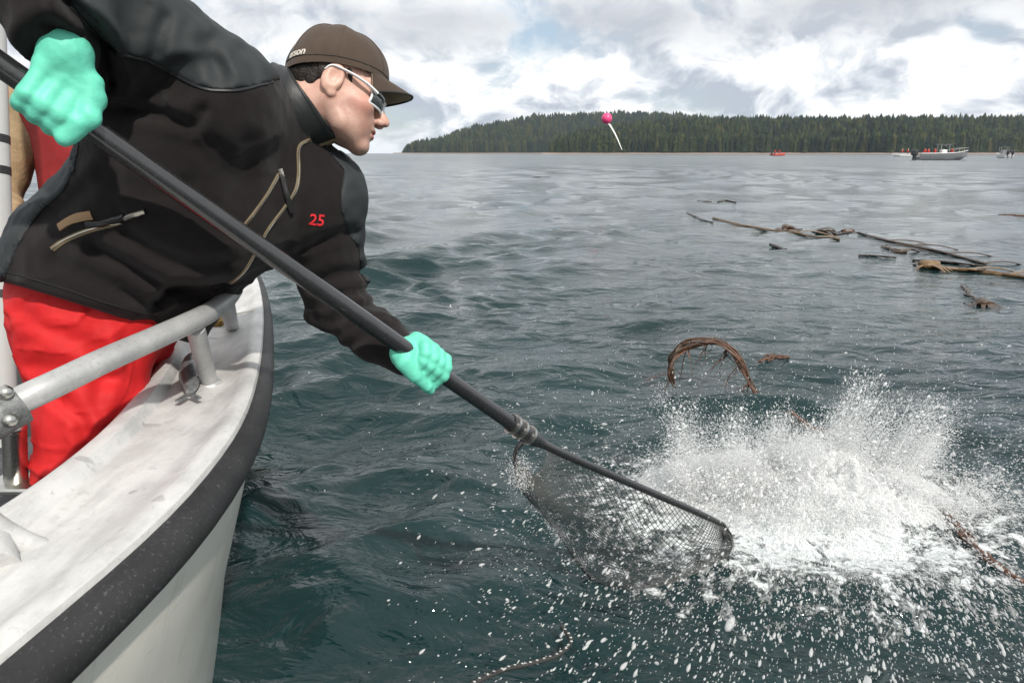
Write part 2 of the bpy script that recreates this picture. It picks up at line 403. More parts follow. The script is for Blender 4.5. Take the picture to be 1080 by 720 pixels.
def vnoise(p):
    i = np.floor(p).astype(np.int64); f = (p - i).astype(np.float32); f = f * f * (3 - 2 * f)
    r = 0
    for a in (0, 1):
        for b in (0, 1):
            for c in (0, 1):
                w = (f[:, 0] if a else 1 - f[:, 0]) * (f[:, 1] if b else 1 - f[:, 1]) * (f[:, 2] if c else 1 - f[:, 2])
                r = r + w * hsh(i[:, 0] + a, i[:, 1] + b, i[:, 2] + c)
    return r * 2 - 1

def fbm(p, o=3):
    r = 0; a = 1.0; q = np.asarray(p, np.float64)
    for _ in range(o): r = r + a * vnoise(q); a *= .5; q = q * 2.03 + 17.1
    return r

def smin(a, b, k):
    if k <= 0: return np.minimum(a, b)
    h = np.clip(.5 + .5 * (b - a) / k, 0, 1)
    return b * (1 - h) + a * h - k * h * (1 - h)
def smax(a, b, k): return -smin(-a, -b, k)

def cone(a, b, ra, rb):
    a = np.asarray(a, np.float32); b = np.asarray(b, np.float32); ab = b - a; L = float(ab @ ab) + 1e-9
    def f(p):
        t = np.clip(((p - a) @ ab) / L, 0, 1)
        return np.linalg.norm(p - a - t[:, None] * ab, axis=1) - (ra + (rb - ra) * t)
    return f
def ell(c, r, B=None):
    c = np.asarray(c, np.float32); r = np.asarray(r, np.float32); B = None if B is None else np.asarray(B, np.float32)
    def f(p):
        q = p - c
        if B is not None: q = q @ B.T
        k0 = np.linalg.norm(q / r, axis=1); k1 = np.linalg.norm(q / (r * r), axis=1) + 1e-9
        return k0 * (k0 - 1) / k1
    return f
def rbox(c, h, rr, B):
    c = np.asarray(c, np.float32); h = np.asarray(h, np.float32); B = np.asarray(B, np.float32)
    def f(p):
        q = np.abs((p - c) @ B.T) - (h - rr)
        return np.linalg.norm(np.maximum(q, 0), axis=1) + np.minimum(q.max(axis=1), 0) - rr
    return f
def union(prims):
    """prims: (sdf, k) in order"""
    def f(p):
        d = None
        for s, k in prims:
            e = s(p); d = e if d is None else smin(d, e, k)
        return d
    return f

def surfnet(sdf, lo, hi, h):
    lo = np.asarray(lo, float); hi = np.asarray(hi, float)
    n = np.ceil((hi - lo) / h).astype(int) + 1
    ax = [lo[i] + h * np.arange(n[i]) for i in range(3)]
    F = np.empty(n, np.float32)
    for i in range(0, n[0], 16):
        xs = ax[0][i:i + 16]
        g = np.stack(np.meshgrid(xs, ax[1], ax[2], indexing='ij'), -1).reshape(-1, 3).astype(np.float32)
        F[i:i + 16] = sdf(g).reshape(len(xs), n[1], n[2])
    s = F < 0
    cnt = np.zeros(n - 1, np.int8)
    offs = [(a, b, c) for a in (0, 1) for b in (0, 1) for c in (0, 1)]
    for a, b, c in offs: cnt += s[a:n[0] - 1 + a, b:n[1] - 1 + b, c:n[2] - 1 + c]
    act = (cnt > 0) & (cnt < 8)
    ijk = np.argwhere(act); idx = np.full(act.shape, -1, np.int64); idx[act] = np.arange(len(ijk))
    acc = np.zeros((len(ijk), 3)); num = np.zeros(len(ijk))
    for o0 in offs:
        for axn in range(3):
            if o0[axn]: continue
            o1 = list(o0); o1[axn] = 1
            f0 = F[ijk[:, 0] + o0[0], ijk[:, 1] + o0[1], ijk[:, 2] + o0[2]]; f1 = F[ijk[:, 0] + o1[0], ijk[:, 1] + o1[1], ijk[:, 2] + o1[2]]
            cr = (f0 < 0) != (f1 < 0); t = np.where(cr, f0 / np.where(cr, f0 - f1, 1), 0)
            pos = np.tile(np.array(o0, float), (len(ijk), 1)); pos[:, axn] += t
            acc += pos * cr[:, None]; num += cr
    V = lo + h * (ijk + acc / np.maximum(num, 1)[:, None])
    Q = []
    for axn in range(3):
        u, v = (axn + 1) % 3, (axn + 2) % 3
        sl0 = [slice(None)] * 3; sl1 = [slice(None)] * 3
        sl0[axn] = slice(0, n[axn] - 1); sl1[axn] = slice(1, n[axn])
        for q in (u, v): sl0[q] = slice(1, n[q] - 1); sl1[q] = slice(1, n[q] - 1)
        s0 = s[tuple(sl0)]; s1 = s[tuple(sl1)]
        e = np.argwhere(s0 != s1); fl = s0[tuple(e.T)]
        e = e.copy(); e[:, u] += 1; e[:, v] += 1
        def c(du, dv):
            k = e.copy(); k[:, u] -= du; k[:, v] -= dv
            return idx[k[:, 0], k[:, 1], k[:, 2]]
        q = np.stack([c(1, 1), c(0, 1), c(0, 0), c(1, 0)], 1)
        q[~fl] = q[~fl][:, ::-1]
        Q.append(q)
    return V, np.concatenate(Q)

def sdf_obj(name, sdf, lo, hi, h, m, parent):
    V, Q = surfnet(sdf, lo, hi, h)
    me = mesh_np(name, V, Q)
    return link(name, me, m, parent)

def bvh_of(*objs):
    vs = []; fs = []; 
    for o in objs:
        k = len(vs); mw = world_of(o)
        vs += [mw @ v.co for v in o.data.vertices]; fs += [tuple(i + k for i in p.vertices) for p in o.data.polygons]
    return BVHTree.FromPolygons(vs, fs)

CAMV = Vector((0, 0, CAM_H))
def hit(bvh, px, py):
    d = Vector(P(px, py, 1.0)) - CAMV
    r = bvh.ray_cast(CAMV, d.normalized())
    if r[0] is None: return None, None
    n = r[1]
    if n.dot(d) > 0: n = -n
    return np.array(r[0]), np.array(n)

def ribbon(bvh, pts, width, lift, n=24, thick=0.002):
    """a strip sewn on a surface along sight-line points"""
    rows = []
    pp = smooth_path([(x, y, 0) for x, y in pts], n); q = []
    for p in pp:
        a, nn = hit(bvh, p[0], p[1])
        if a is not None: q.append((a, nn))
    for i, (a, nn) in enumerate(q):
        t = q[min(i + 1, len(q) - 1)][0] - q[max(i - 1, 0)][0]; t /= np.linalg.norm(t) + 1e-9
        s = np.cross(t, nn); s /= np.linalg.norm(s) + 1e-9
        w = width / 2
        rows.append([a - s * w - nn * .002, a - s * w + nn * (lift), a - s * w * .5 + nn * (lift + thick), a + s * w * .5 + nn * (lift + thick), a + s * w + nn * (lift), a + s * w - nn * .002])
    return MB().grid(rows), q

# ------------------------------------------------------------------ water
wr = np.random.default_rng(5)
NWV = 84
lam = np.exp(np.linspace(math.log(0.13), math.log(6.0), NWV)) * wr.uniform(.9, 1.1, NWV)
kk = 2 * math.pi / lam
dirs = R(-78) + wr.normal(0, 0.62, NWV)      # waves run mostly towards the camera
dirs = np.where(wr.random(NWV) < .2, dirs + wr.normal(0, 1.0, NWV), dirs)
stp = 0.060 * np.clip((lam / 0.32), .65, 1.0) * np.clip(1.1 / lam, .34, 1.0)   # slope of each component
amp = stp / kk * wr.uniform(.6, 1.4, NWV)
phs = wr.uniform(0, 2 * math.pi, NWV)
SPL = np.array([1.30, 2.86])                  # where the splash stands
def waves(x, y, dr=None, disp=False):
    z = np.zeros_like(x); dx = np.zeros_like(x); dy = np.zeros_like(x)
    # patches of rougher and calmer water
    pt = np.ones_like(x)
    q = np.stack([x / 1.7, y / 2.2, np.zeros_like(x)], 1); pt = np.clip(.80 + 1.05 * vnoise(q), .2, 2.0)
    pt2 = np.clip(.85 + 1.2 * vnoise(q * 2.6 + 31.7), .08, 2.2)
    # the kelp bed to the right lies calmer than the open water to the left
    cl_ = np.clip((x + 1.2) / (.34 * np.abs(y) + 1.6), 0, 1); cl_ = cl_ * cl_ * (3 - 2 * cl_); calm = 1.10 - .62 * cl_ * np.clip((45 - np.abs(y)) / 25, 0, 1)
    for i in range(NWV):
        a = amp[i]; c, s = math.cos(dirs[i]), math.sin(dirs[i])
        th = kk[i] * (c * x + s * y) + phs[i]
        w = (pt2 if lam[i] < .5 else (pt if lam[i] < 2.0 else .9)) * calm
        if dr is not None: w = w * np.clip((lam[i] / dr - 1.9) / 2.2, 0, 1)
        z += w * a * np.sin(th)
        if disp: k = w * a * np.cos(th) * 1.0; dx += k * c; dy += k * s
    r = np.hypot((x - SPL[0]) * .8, y - SPL[1])
    z = z + 0.05 * np.exp(-(r / .55) ** 2) + 0.035 * np.sin(r * 11) * np.exp(-((r - .8) / .45) ** 2)
    # the wake line running away on the right
    tt = np.clip((60 - y) / 30, 0, 1); o = x - (15 + 3.5 * tt); on = ((y > 26) & (y < 66)) * np.clip((y - 26) / 6, 0, 1) * np.clip((66 - y) / 6, 0, 1)
    z = z + on * (.15 * np.exp(-(o / .8) ** 2) + .10 * np.exp(-((o + 2.6) / .8) ** 2) - .07 * np.exp(-((o + 1.3) / .7) ** 2)) * (.8 + .4 * np.sin(y * 1.3))
    return (z, dx, dy) if disp else z
def wz(x, y):
    r = math.hypot(x, y); return float(waves(np.array([float(x)]), np.array([float(y)]), np.array([max(min(max(r * 1.25 / 1080, .0062), .03) * r, .0027 * r)]))[0])

def build_water():
    rs = [0.45]
    while rs[-1] < 3000:
        r = rs[-1]; rs.append(r * (1 + min(max(r * 1.25 / 1080, .0062), (.02 if r < 120 else .04) if r < 400 else .12)))
    rs = np.array(rs)
    th = np.concatenate([np.linspace(-60, 60, 640), np.linspace(60, 300, 82)[1:-1]]) * math.pi / 180
    A, B = np.meshgrid(rs, th, indexing='ij')
    x = (A * np.sin(B)).ravel(); y = (A * np.cos(B)).ravel()
    dth = np.where(np.abs(B) < 1.06, .0033, .052)
    dr = np.maximum(np.gradient(rs)[:, None] * np.ones_like(B), A * dth * .8).ravel()
    z, dx, dy = waves(x, y, dr, True)
    # keep it calm under the boat
    hw = np.interp(y, [-3.3, -3.2, .6, 1.1, 1.5, 1.8, 2.2, 2.64, 3.1, 3.6, 4.0, 4.3], [-.3, 1.02, 1.05, 1.08, .98, .88, .75, .58, .34, .08, -.1, -.3])
    m = np.clip((np.abs(x + 1.9) - hw + .10) / .14, 0, 1)
    z = z * m - (1 - m) * .06; dx *= m; dy *= m
    far = np.clip((A.ravel() - 100) / 300, 0, 1); z *= (1 - far)
    V = np.stack([x + dx, y + dy, z], 1)
    V = np.vstack([V, [[0, 0, 0]]])
    n, k = A.shape; ii = np.arange(n - 1)[:, None] * k; j = np.arange(k)[None, :]; j2 = (j + 1) % k
    q = np.stack([ii + j, ii + k + j, ii + k + j2, ii + j2], -1).reshape(-1, 4)[:, ::-1]
    jj = np.arange(k); tr = np.stack([np.full(k, n * k), jj, (jj + 1) % k], 1)[:, ::-1]
    me = mesh_np('sea_water', V, q, tr)
    m = bpy.data.materials.new('sea_water'); m.use_nodes = True; nt = m.node_tree; nt.nodes.clear(); g = N(nt)
    b = g.add('ShaderNodeBsdfPrincipled'); o = g.add('ShaderNodeOutputMaterial'); nt.links.new(b.outputs[0], o.inputs[0])
    pos = g.add('ShaderNodeNewGeometry').outputs['Position']
    b.inputs['IOR'].default_value = 1.333; b.inputs['Specular IOR Level'].default_value = 0.62
    sp = g.add('ShaderNodeSeparateXYZ', ins={0: pos}).outputs
    dist = g.add('ShaderNodeVectorMath', operation='LENGTH', ins={0: pos}).outputs['Value']
    deep = g.ramp(g.noise(pos, 0.35, 4), [(0.35, (0.004, 0.018, 0.019)), (0.7, (0.007, 0.029, 0.030))])
    # foam thrown round the splash, and stray flecks
    dvec = g.add('ShaderNodeVectorMath', operation='SUBTRACT', ins={0: pos, 1: (SPL[0] - .05, SPL[1] - .18, 0)}).outputs[0]
    dsc = g.add('ShaderNodeVectorMath', operation='MULTIPLY', ins={0: dvec, 1: (0.80, 1.15, 0.3)}).outputs[0]
    rr = g.add('ShaderNodeVectorMath', operation='LENGTH', ins={0: dsc}).outputs['Value']
    fo = g.noise(pos, 7.0, 8, 0.72, 0.8); fo2 = g.noise(pos, 26.0, 5, 0.7, 0.4)
    f = g.math('ADD', g.math('MULTIPLY', fo, 0.62), g.math('MULTIPLY', fo2, 0.38))
    thr = g.add('ShaderNodeMapRange', ins={0: rr, 1: 0.28, 2: 1.25, 3: 0.36, 4: 0.66}).outputs[0]
    foam = g.math('MULTIPLY', g.math('SUBTRACT', f, thr), 13.0, clamp=True)
    st = g.add('ShaderNodeVectorMath', operation='MULTIPLY', ins={0: pos, 1: (1.0, 1.8, 1.0)}).outputs[0]
    fl = g.math('MULTIPLY', g.ramp(g.noise(st, 34.0, 3, 0.6, 0.5), [(0.735, 0.0), (0.775, 1.0)]), g.ramp(g.noise(pos, 0.9, 3), [(0.45, 0.0), (0.62, 0.85)]))
    foam = g.math('MAXIMUM', foam, fl)
    c = g.mix(foam, deep, (0.66, 0.70, 0.70))
    nt.links.new(c, b.inputs['Base Color'])
    rg = g.add('ShaderNodeMapRange', ins={0: dist, 1: 5.0, 2: 160.0, 3: 0.04, 4: 0.22}).outputs[0]
    nt.links.new(g.math('MAXIMUM', rg, g.math('MULTIPLY', foam, 0.7)), b.inputs['Roughness'])
    vs = g.add('ShaderNodeVectorMath', operation='MULTIPLY', ins={0: pos, 1: (0.75, 1.25, 1.0)}).outputs[0]
    h1 = g.noise(vs, 4.6, 4, 0.5, 0.8); h2 = g.noise(vs, 2.3, 5, 0.62, 0.5); h3 = g.noise(g.add('ShaderNodeVectorMath', operation='MULTIPLY', ins={0: pos, 1: (0.22, 1.0, 1.0)}).outputs[0], 0.55, 5, 0.62, 0.3)
    bs1 = g.add('ShaderNodeMapRange', ins={0: dist, 1: 2.0, 2: 14.0, 3: 0.7, 4: 0.15}).outputs[0]
    b1 = g.add('ShaderNodeBump', ins={'Strength': bs1, 'Distance': 0.085, 'Height': h1})
    bs2 = g.add('ShaderNodeMapRange', ins={0: dist, 1: 20.0, 2: 60.0, 3: 0.22, 4: 0.5}).outputs[0]
    b2 = g.add('ShaderNodeBump', ins={'Strength': bs2, 'Distance': 0.10, 'Height': h2, 'Normal': b1.outputs[0]})
    bs3 = g.add('ShaderNodeMapRange', ins={0: dist, 1: 22.0, 2: 70.0, 3: 0.0, 4: 0.65}).outputs[0]
    b3 = g.add('ShaderNodeBump', ins={'Strength': bs3, 'Distance': 0.34, 'Height': h3, 'Normal': b2.outputs[0]})
    b4 = g.add('ShaderNodeBump', ins={'Strength': 0.8, 'Distance': 0.025, 'Height': foam, 'Normal': b3.outputs[0]})
    nt.links.new(b4.outputs[0], b.inputs['Normal'])
    o = link('sea_water', me, m); tag(o, kind='structure')
build_water()

# ------------------------------------------------------------------ far wooded shore
def tree_mat():
    m = bpy.data.materials.new('conifer_needles'); m.use_nodes = True; nt = m.node_tree; nt.nodes.clear(); g = N(nt)
    b = g.add('ShaderNodeBsdfPrincipled'); o = g.add('ShaderNodeOutputMaterial'); nt.links.new(b.outputs[0], o.inputs[0])
    at = g.add('ShaderNodeAttribute', attribute_name='tint').outputs['Fac']
    oi = g.add('ShaderNodeObjectInfo').outputs['Random']
    f = g.math('FRACT', g.math('ADD', at, oi))
    c = g.ramp(f, [(0.0, (0.010, 0.018, 0.011)), (0.45, (0.019, 0.030, 0.012)), (0.8, (0.036, 0.046, 0.014)), (1.0, (0.060, 0.058, 0.020))])
    nt.links.new(c, b.inputs['Base Color']); b.inputs['Roughness'].default_value = 0.9; b.inputs['Specular IOR Level'].default_value = 0.1
    return m
M['tree'] = tree_mat()
def conifer(h, seed, tp=.72, wd=.15):
    r = np.random.default_rng(seed); V = []; T = []
    n = 9; tiers = 7
    for k in range(tiers):
        z0 = h * (.06 + .80 * k / tiers); z1 = z0 + h * (.30 - .02 * k); w = h * wd * (1 - tp * k / tiers) * r.uniform(.8, 1.2)
        if k == tiers - 1: z1 = h
        b = len(V); ox, oy = r.normal(0, h * .008, 2)
        V.append((ox, oy, z1))
        for i in range(n):
            a = 2 * math.pi * (i + r.uniform(-.3, .3)) / n; q = w * (r.uniform(.85, 1.25) if i % 2 else r.uniform(.45, .7))
            V.append((ox + q * math.cos(a), oy + q * math.sin(a), z0 - h * .03 * (i % 2) + r.normal(0, h * .01)))
        for i in range(n): T.append((b, b + 1 + i, b + 1 + (i + 1) % n))
    b = len(V); t = h * .018
    for z, q in ((0, t), (h * .25, t * .8)):
        for i in range(3): a = 2.09 * i; V.append((q * math.cos(a), q * math.sin(a), z))
    for i in range(3): j = (i + 1) % 3; T += [(b + i, b + j, b + 3 + j), (b + i, b + 3 + j, b + 3 + i)]
    return np.array(V, np.float32), np.array(T, np.int32)
CON = [conifer(1.0, 0), conifer(1.0, 1, .66, .14), conifer(1.0, 2, .8, .17), conifer(1.0, 3), conifer(1.0, 4, .45, .125), conifer(1.0, 5, .35, .13)]
def hpx(px, top, d): return (161.5 - top) / 720 * d    # metres above eye level for a skyline seen at row 'top'
SK_FAR = [(428, 161), (433, 154), (442, 150), (455, 149), (470, 146), (485, 140), (500, 135), (530, 130), (560, 125), (590, 123), (620, 122), (645, 121.5), (670, 121), (700, 122.5), (730, 125), (760, 127), (800, 128), (1300, 129)]
SK_NEAR = [(575, 161), (580, 152), (586, 147), (600, 142), (620, 138), (645, 134), (670, 130), (700, 128), (730, 127), (770, 127), (820, 126.5), (880, 126), (940, 126), (1000, 126), (1080, 125), (1300, 124)]
def skyl(tab, px): return np.interp(px, [a for a, _ in tab], [b for _, b in tab])
def shore_y(px, base): return base + 40 * math.sin(px * .011) + 25 * math.sin(px * .031 + 1)
def build_land(name, tab, base, depth, tree_h, x0, x1):
    rows = []; cols = np.linspace(x0, x1, 110)
    for px in cols:
        d0 = shore_y(px, base); top = max(0.0, hpx(px, skyl(tab, px), d0 + depth) + 1.5 - tree_h * .9)
        X = (px - 540) / 720
        row = []
        for s, hh in ((-.035, -1.0), (0, .9), (.02, 2.2), (.15, .15), (.4, .5), (.7, .85), (1.0, 1.0), (1.6, .8), (2.2, 0)):
            d = d0 + s * depth; z = hh if s <= .02 else 2.2 + (max(0, top - 2.2)) * hh if hh > 0 else -1.0
            row.append((X * d, d * .995, z))
        rows.append(row)
    return rows
LAND = {}
def soil_extra(g, b, tc):
    z = g.add('ShaderNodeSeparateXYZ', ins={0: tc}).outputs[2]
    n = g.noise(tc, 0.08, 5)
    h = g.math('ADD', z, g.math('MULTIPLY', n, 1.0))
    g.l.new(g.ramp(g.math('MULTIPLY', h, 0.2), [(0.42, (0.26, 0.20, 0.165)), (0.56, (0.028, 0.034, 0.018))]), b.inputs['Base Color'])
M['soil'] = mat('shore_and_undergrowth', (0.05, 0.05, 0.03), 0.95, extra=soil_extra)
trees = []
for nm, tab, base, depth, th, x0, x1 in (('headland_hill', SK_FAR, 1500, 420, 26, 420, 1300), ('shore_hill', SK_NEAR, 900, 330, 23, 570, 1320)):
    rows = build_land(nm, tab, base, depth, th, x0, x1)
    tag(MB().grid(rows).build(nm, M['soil']), kind='structure')
    step = 3.6
    s = 0.0; ri = 0
    cols = np.linspace(x0, x1, 110)
    while s < 1.12:
        px = x0
        while px < min(x1, 1210):
            d = shore_y(px, base) + s * depth
            top = max(0.0, hpx(px, skyl(tab, px), shore_y(px, base) + depth) + 1.5 - th * .9)
            hz = np.interp(s, [0, .02, .15, .4, .7, 1, 1.6], [.9, 2.2, 2.2 + max(0, top - 2.2) * .15, 2.2 + max(0, top - 2.2) * .5, 2.2 + max(0, top - 2.2) * .85, max(top, 2.2), 2.2 + max(0, top - 2.2) * .8])
            avail = hpx(px, skyl(tab, px), d) + 1.5 - hz
            h = th * rnd.uniform(.84, 1.0) * (1 + .15 * math.sin(px * .09 + s * 20) + .1 * math.sin(px * .31 + s * 9))
            if px < tab[0][0] + 60: h = min(h, max(3, (161.5 - skyl(tab, px)) / 720 * d * rnd.uniform(.75, 1.15)))
            if px > tab[0][0] + 1 and s > .02:
                X = (px - 540) / 720; trees.append((X * d + rnd.uniform(-1, 1), d * .995, hz - .4, h, base, s, px))
            px += rnd.uniform(.25, 1.75) * step * 720 / d * (1.0 if s < .1 else 1.35)
        s += .028 if s < .12 else .085
trees.sort(key=lambda t: t[1])
vis = [t for t in trees if 425 < t[6] < 1085]
near = [t for t in vis if t[4] == 900 and t[5] < .06][::1]
tip = [t for t in vis if t[4] == 1500 and t[5] < .06 and t[6] < 580]
single = set(id(t) for t in (near[:210] + tip[:85]))
con_me = []
for k, (v, t) in enumerate(CON):
    me = mesh_np('conifer_tree', v, None, t); me.materials.append(M['tree'])
    a = me.attributes.new('tint', 'FLOAT', 'POINT'); con_me.append(me)
fv = []; ft = []; fa = []; off = 0
for t in trees:
    k = rnd.randrange(6)
    w = rnd.uniform(1.25, 2.1)
    if id(t) in single:
        o = bpy.data.objects.new('conifer_tree', con_me[k]); COL.objects.link(o)
        o.location = t[:3]; o.scale = (t[3] * w, t[3] * w, t[3]); o.rotation_euler = (0, 0, rnd.uniform(0, 6))
        if t[4] == 900: tag(o, 'dark green conifer in the front row along the nearer wooded shore', 'tree', 'conifers along the nearer wooded shore')
        else: tag(o, 'small dark conifer on the low tapering tip of the far headland', 'tree', 'conifers on the tip of the far headland')
    else:
        v, tr = CON[k]; a = rnd.uniform(0, 6); c, s = math.cos(a), math.sin(a)
        q = v * np.array([t[3] * w, t[3] * w, t[3]]); q = np.stack([q[:, 0] * c - q[:, 1] * s, q[:, 0] * s + q[:, 1] * c, q[:, 2]], 1) + np.array(t[:3])
        fv.append(q); ft.append(tr + off); off += len(v); fa.append(np.full(len(v), rnd.random(), np.float32))
me = mesh_np('forest', np.concatenate(fv), None, np.concatenate(ft)); a = me.attributes.new('tint', 'FLOAT', 'POINT'); a.data.foreach_set('value', np.concatenate(fa))
o = link('forest', me, M['tree'], smooth=False); tag(o, 'dark conifer forest covering the far hills behind the shore trees', 'forest', kind='stuff')

# ------------------------------------------------------------------ small figures and distant boats
def fig_sdf(sit=False):
    pr = [(cone((0, 0, .95), (0, 0, 1.38), .16, .19), .0), (cone((-.2, 0, 1.4), (.2, 0, 1.4), .085, .085), .05),
          (cone((0, 0, 1.45), (0, 0, 1.55), .06, .06), .03), (ell((0, 0.01, 1.67), (.085, .1, .125)), .02)]
    for s in (-1, 1):
        pr += [(cone((s * .23, 0, 1.38), (s * .29, .05, 1.1), .075, .06), .03), (cone((s * .29, .05, 1.1), (s * .2, .26, 1.0), .06, .045), .03), (ell((s * .19, .3, 1.0), (.04, .06, .04)), .02)]
        if sit: pr += [(cone((s * .1, 0, .92), (s * .12, .4, .9), .1, .08), .03), (cone((s * .12, .4, .9), (s * .12, .42, .45), .075, .06), .02)]
        else: pr += [(cone((s * .1, 0, .95), (s * .11, .03, .5), .11, .08), .03), (cone((s * .11, .03, .5), (s * .11, 0, .06), .075, .06), .02), (ell((s * .11, .06, .05), (.05, .13, .05)), .02)]
    return union(pr)
def fig_mesh():
    f = fig_sdf(); V, Q = surfnet(f, (-.45, -.3, -.05), (.45, .45, 1.85), .045)
    me = mesh_np('person', V, Q); me.materials.append(M['suit_red']); me.materials.append(M['suit_dark']); me.materials.append(M['skin'])
    zc = V[Q].mean(1); mi = np.where(zc[:, 2] < .85, 1, np.where(zc[:, 2] > 1.56, 2, 0)); mi = np.where((zc[:, 1] > .26) & (zc[:, 2] > .9) & (zc[:, 2] < 1.1), 2, mi)
    me.polygons.foreach_set('material_index', mi.astype(np.int32)); me.shade_smooth(); return me
FIG = fig_mesh()
def small_person(loc, rz, label, s=1.0, hood=None):
    o = bpy.data.objects.new('person', FIG); COL.objects.link(o); o.location = loc; o.rotation_euler = (0, 0, rz); o.scale = (s, s, s)
    tag(o, label, 'person', 'crew aboard the distant boats')
    h = MB().ball((0, -.01, 1.71), (.1, .115, .1), 10, 6); me = h.mesh('hat'); me.materials.append(hood or M['suit_dark'])
    c = bpy.data.objects.new('hat', me); COL.objects.link(c); c.parent = o
    return o
def skiff_hull(L, B, H, n=14):
    """lofted planing hull, bow towards +x, keel at z=-.35"""
    rows = []
    for i in range(n):
        u = i / (n - 1); x = -L / 2 + L * u
        b = B / 2 * (1 - max(0, (u - .5) / .5) ** 2.2) * (.93 + .07 * min(1, u * 4)); sh = H * (1 + .45 * max(0, u - .3) ** 1.5)
        ch = b * .8; kz = -.35 + (max(0, u - .72) / .28) ** 2 * (.35 + H * .75)
        if i == n - 1: b = ch = .02
        xo = 0.12 * L * 0 
        zc = max(kz + .02, .08 * H + max(0, u - .6) * H)
        rows.append([(x, -b, sh), (x, -b * .97, sh * .62), (x - .0, -ch, zc), (x, 0, kz), (x, ch, zc), (x, b * .97, sh * .62), (x, b, sh), (x, b * .88, sh), (x, b * .86, sh * .45), (x, 0, sh * .4), (x, -b * .86, sh * .45), (x, -b * .88, sh)])
    m = MB().grid(rows, wrap=True); m.face(rows[0][::-1]); m.face(rows[-1]); return m
def orient(root, kids_world_fn): pass
def local_part(mb, name, m, root, smooth=True):
    me = mb.mesh(name)
    import bmesh
    bm = bmesh.new(); bm.from_mesh(me); bmesh.ops.recalc_face_normals(bm, faces=bm.faces); bm.to_mesh(me); bm.free()
    me.materials.append(m); o = bpy.data.objects.new(name, me); COL.objects.link(o); o.parent = root
    if smooth: me.shade_smooth(); me.set_sharp_from_angle(angle=R(35))
    return o
def outboard(root, x, y, s=1.0):
    ob = local_part(MB().box((x - .35 * s, y, .95 * s), (.62 * s, .42 * s, .75 * s), bev=.12 * s), 'outboard_motor', M['boat_dark'], root)
    local_part(MB().box((x - .3 * s, y, .25 * s), (.22 * s, .14 * s, .9 * s), bev=.04), 'motor_leg', M['boat_dark'], ob)

# large grey boat
p = W(993, 168.6); gb = thing('motor_boat', 'grey open motor boat with console roof and black outboard, largest of the far boats', 'boat', p, rz=R(-4))
L = 8.6; gb.scale = (1.3, 1.3, 1.3)
local_part(skiff_hull(L, 2.6, 1.05), 'hull', M['boat_grey'], gb)
local_part(MB().tube(smooth_path([(-L/2+.2, -1.22, 1.1), (0, -1.3, 1.14), (2.4, -1.0, 1.30), (4.2, -.1, 1.62)], 12), .06, 6), 'gunwale_rail', M['white'], gb)
local_part(MB().tube(smooth_path([(1.2, -1.1, 1.2), (1.5, -1.1, 1.75), (3.2, -.6, 2.0), (4.25, 0, 2.05), (3.2, .6, 2.0), (1.5, 1.1, 1.75), (1.2, 1.1, 1.2)], 26), .045, 6), 'bow_rail', M['steel'], gb)
for q in ((2.3, -.92), (3.3, -.6)): local_part(MB().tube([(q[0], q[1], 1.2), (q[0], q[1], 1.95)], .04, 6), 'rail_post', M['steel'], gb)
outboard(gb, -L / 2 - .05, -.35, 1.3); outboard(gb, -L / 2 - .05, .35, 1.3)
local_part(MB().box((.1, 0, 1.1), (1.0, .9, 1.3), bev=.1), 'console', M['white'], gb)
local_part(MB().box((.45, 0, 2.0), (.06, .95, .6), rot=Matrix.Rotation(R(-18), 3, 'Y')), 'windscreen', M['glass'], gb)
for q in ((-.7, -.6), (-.7, .6), (.8, -.6), (.8, .6)): local_part(MB().tube([(q[0], q[1], .6), (q[0] * .9, q[1], 2.55)], .045, 6), 'roof_post', M['steel'], gb)
local_part(MB().box((0, 0, 2.6), (2.1, 1.6, .09), bev=.03), 'roof', M['boat_grey'], gb)
mw = world_of(gb)
for lx, ly, rz, lb in ((-3.2, -.3, 2, 'person in red bending at the stern of the grey motor boat'), (-2.3, .3, 4, 'person in red standing behind the stern figure on the grey motor boat'), (-1.5, -.4, 1, 'person in red standing just behind the console of the grey motor boat'), (1.4, -.3, 5, 'person in red standing forward of the console of the grey motor boat')):
    q = mw @ Vector((lx, ly, .42)); small_person(q, rz, lb, 1.15)
# white boat with crew in red
p = W(951, 165.2); wb = thing('skiff', 'small white skiff with red clad crew, left of the grey motor boat', 'boat', p, rz=R(172)); wb.scale = (1.45, 1.45, 1.45)
local_part(skiff_hull(5.6, 2.0, .8), 'hull', M['white'], wb); outboard(wb, -2.85, 0, 1.2)
local_part(MB().box((.3, 0, .75), (.6, .6, .8), bev=.08), 'console', M['boat_grey'], wb)
mw = world_of(wb)
for lx, lb in ((-1.6, 'person in red seen at the right end of the small white skiff'), (.0, 'person in red standing amidships in the small white skiff')):
    small_person(mw @ Vector((lx, 0, .5)), 1.0, lb, 1.45, hood=M['white'])
# boat seen from astern
p = W(1057.5, 166.6); ab = thing('skiff', 'grey skiff seen from astern with twin outboards at the far right', 'boat', p, rz=R(78)); ab.scale = (1.35, 1.35, 1.35)
local_part(skiff_hull(5.8, 2.4, .9), 'hull', M['white'], ab); outboard(ab, -2.9, -.5, 1.3); outboard(ab, -2.9, .5, 1.3)
local_part(MB().box((.0, 0, 1.2), (1.0, 1.1, 1.3), bev=.1), 'console', M['boat_grey'], ab)
for q in ((-.5, -.8), (-.5, .8), (.5, -.8), (.5, .8)): local_part(MB().tube([(q[0], q[1], .6), (q[0], q[1], 2.4)], .04, 6), 'roof_post', M['steel'], ab)
local_part(MB().box((0, 0, 2.43), (1.4, 1.9, .08), bev=.02), 'roof', M['boat_grey'], ab)
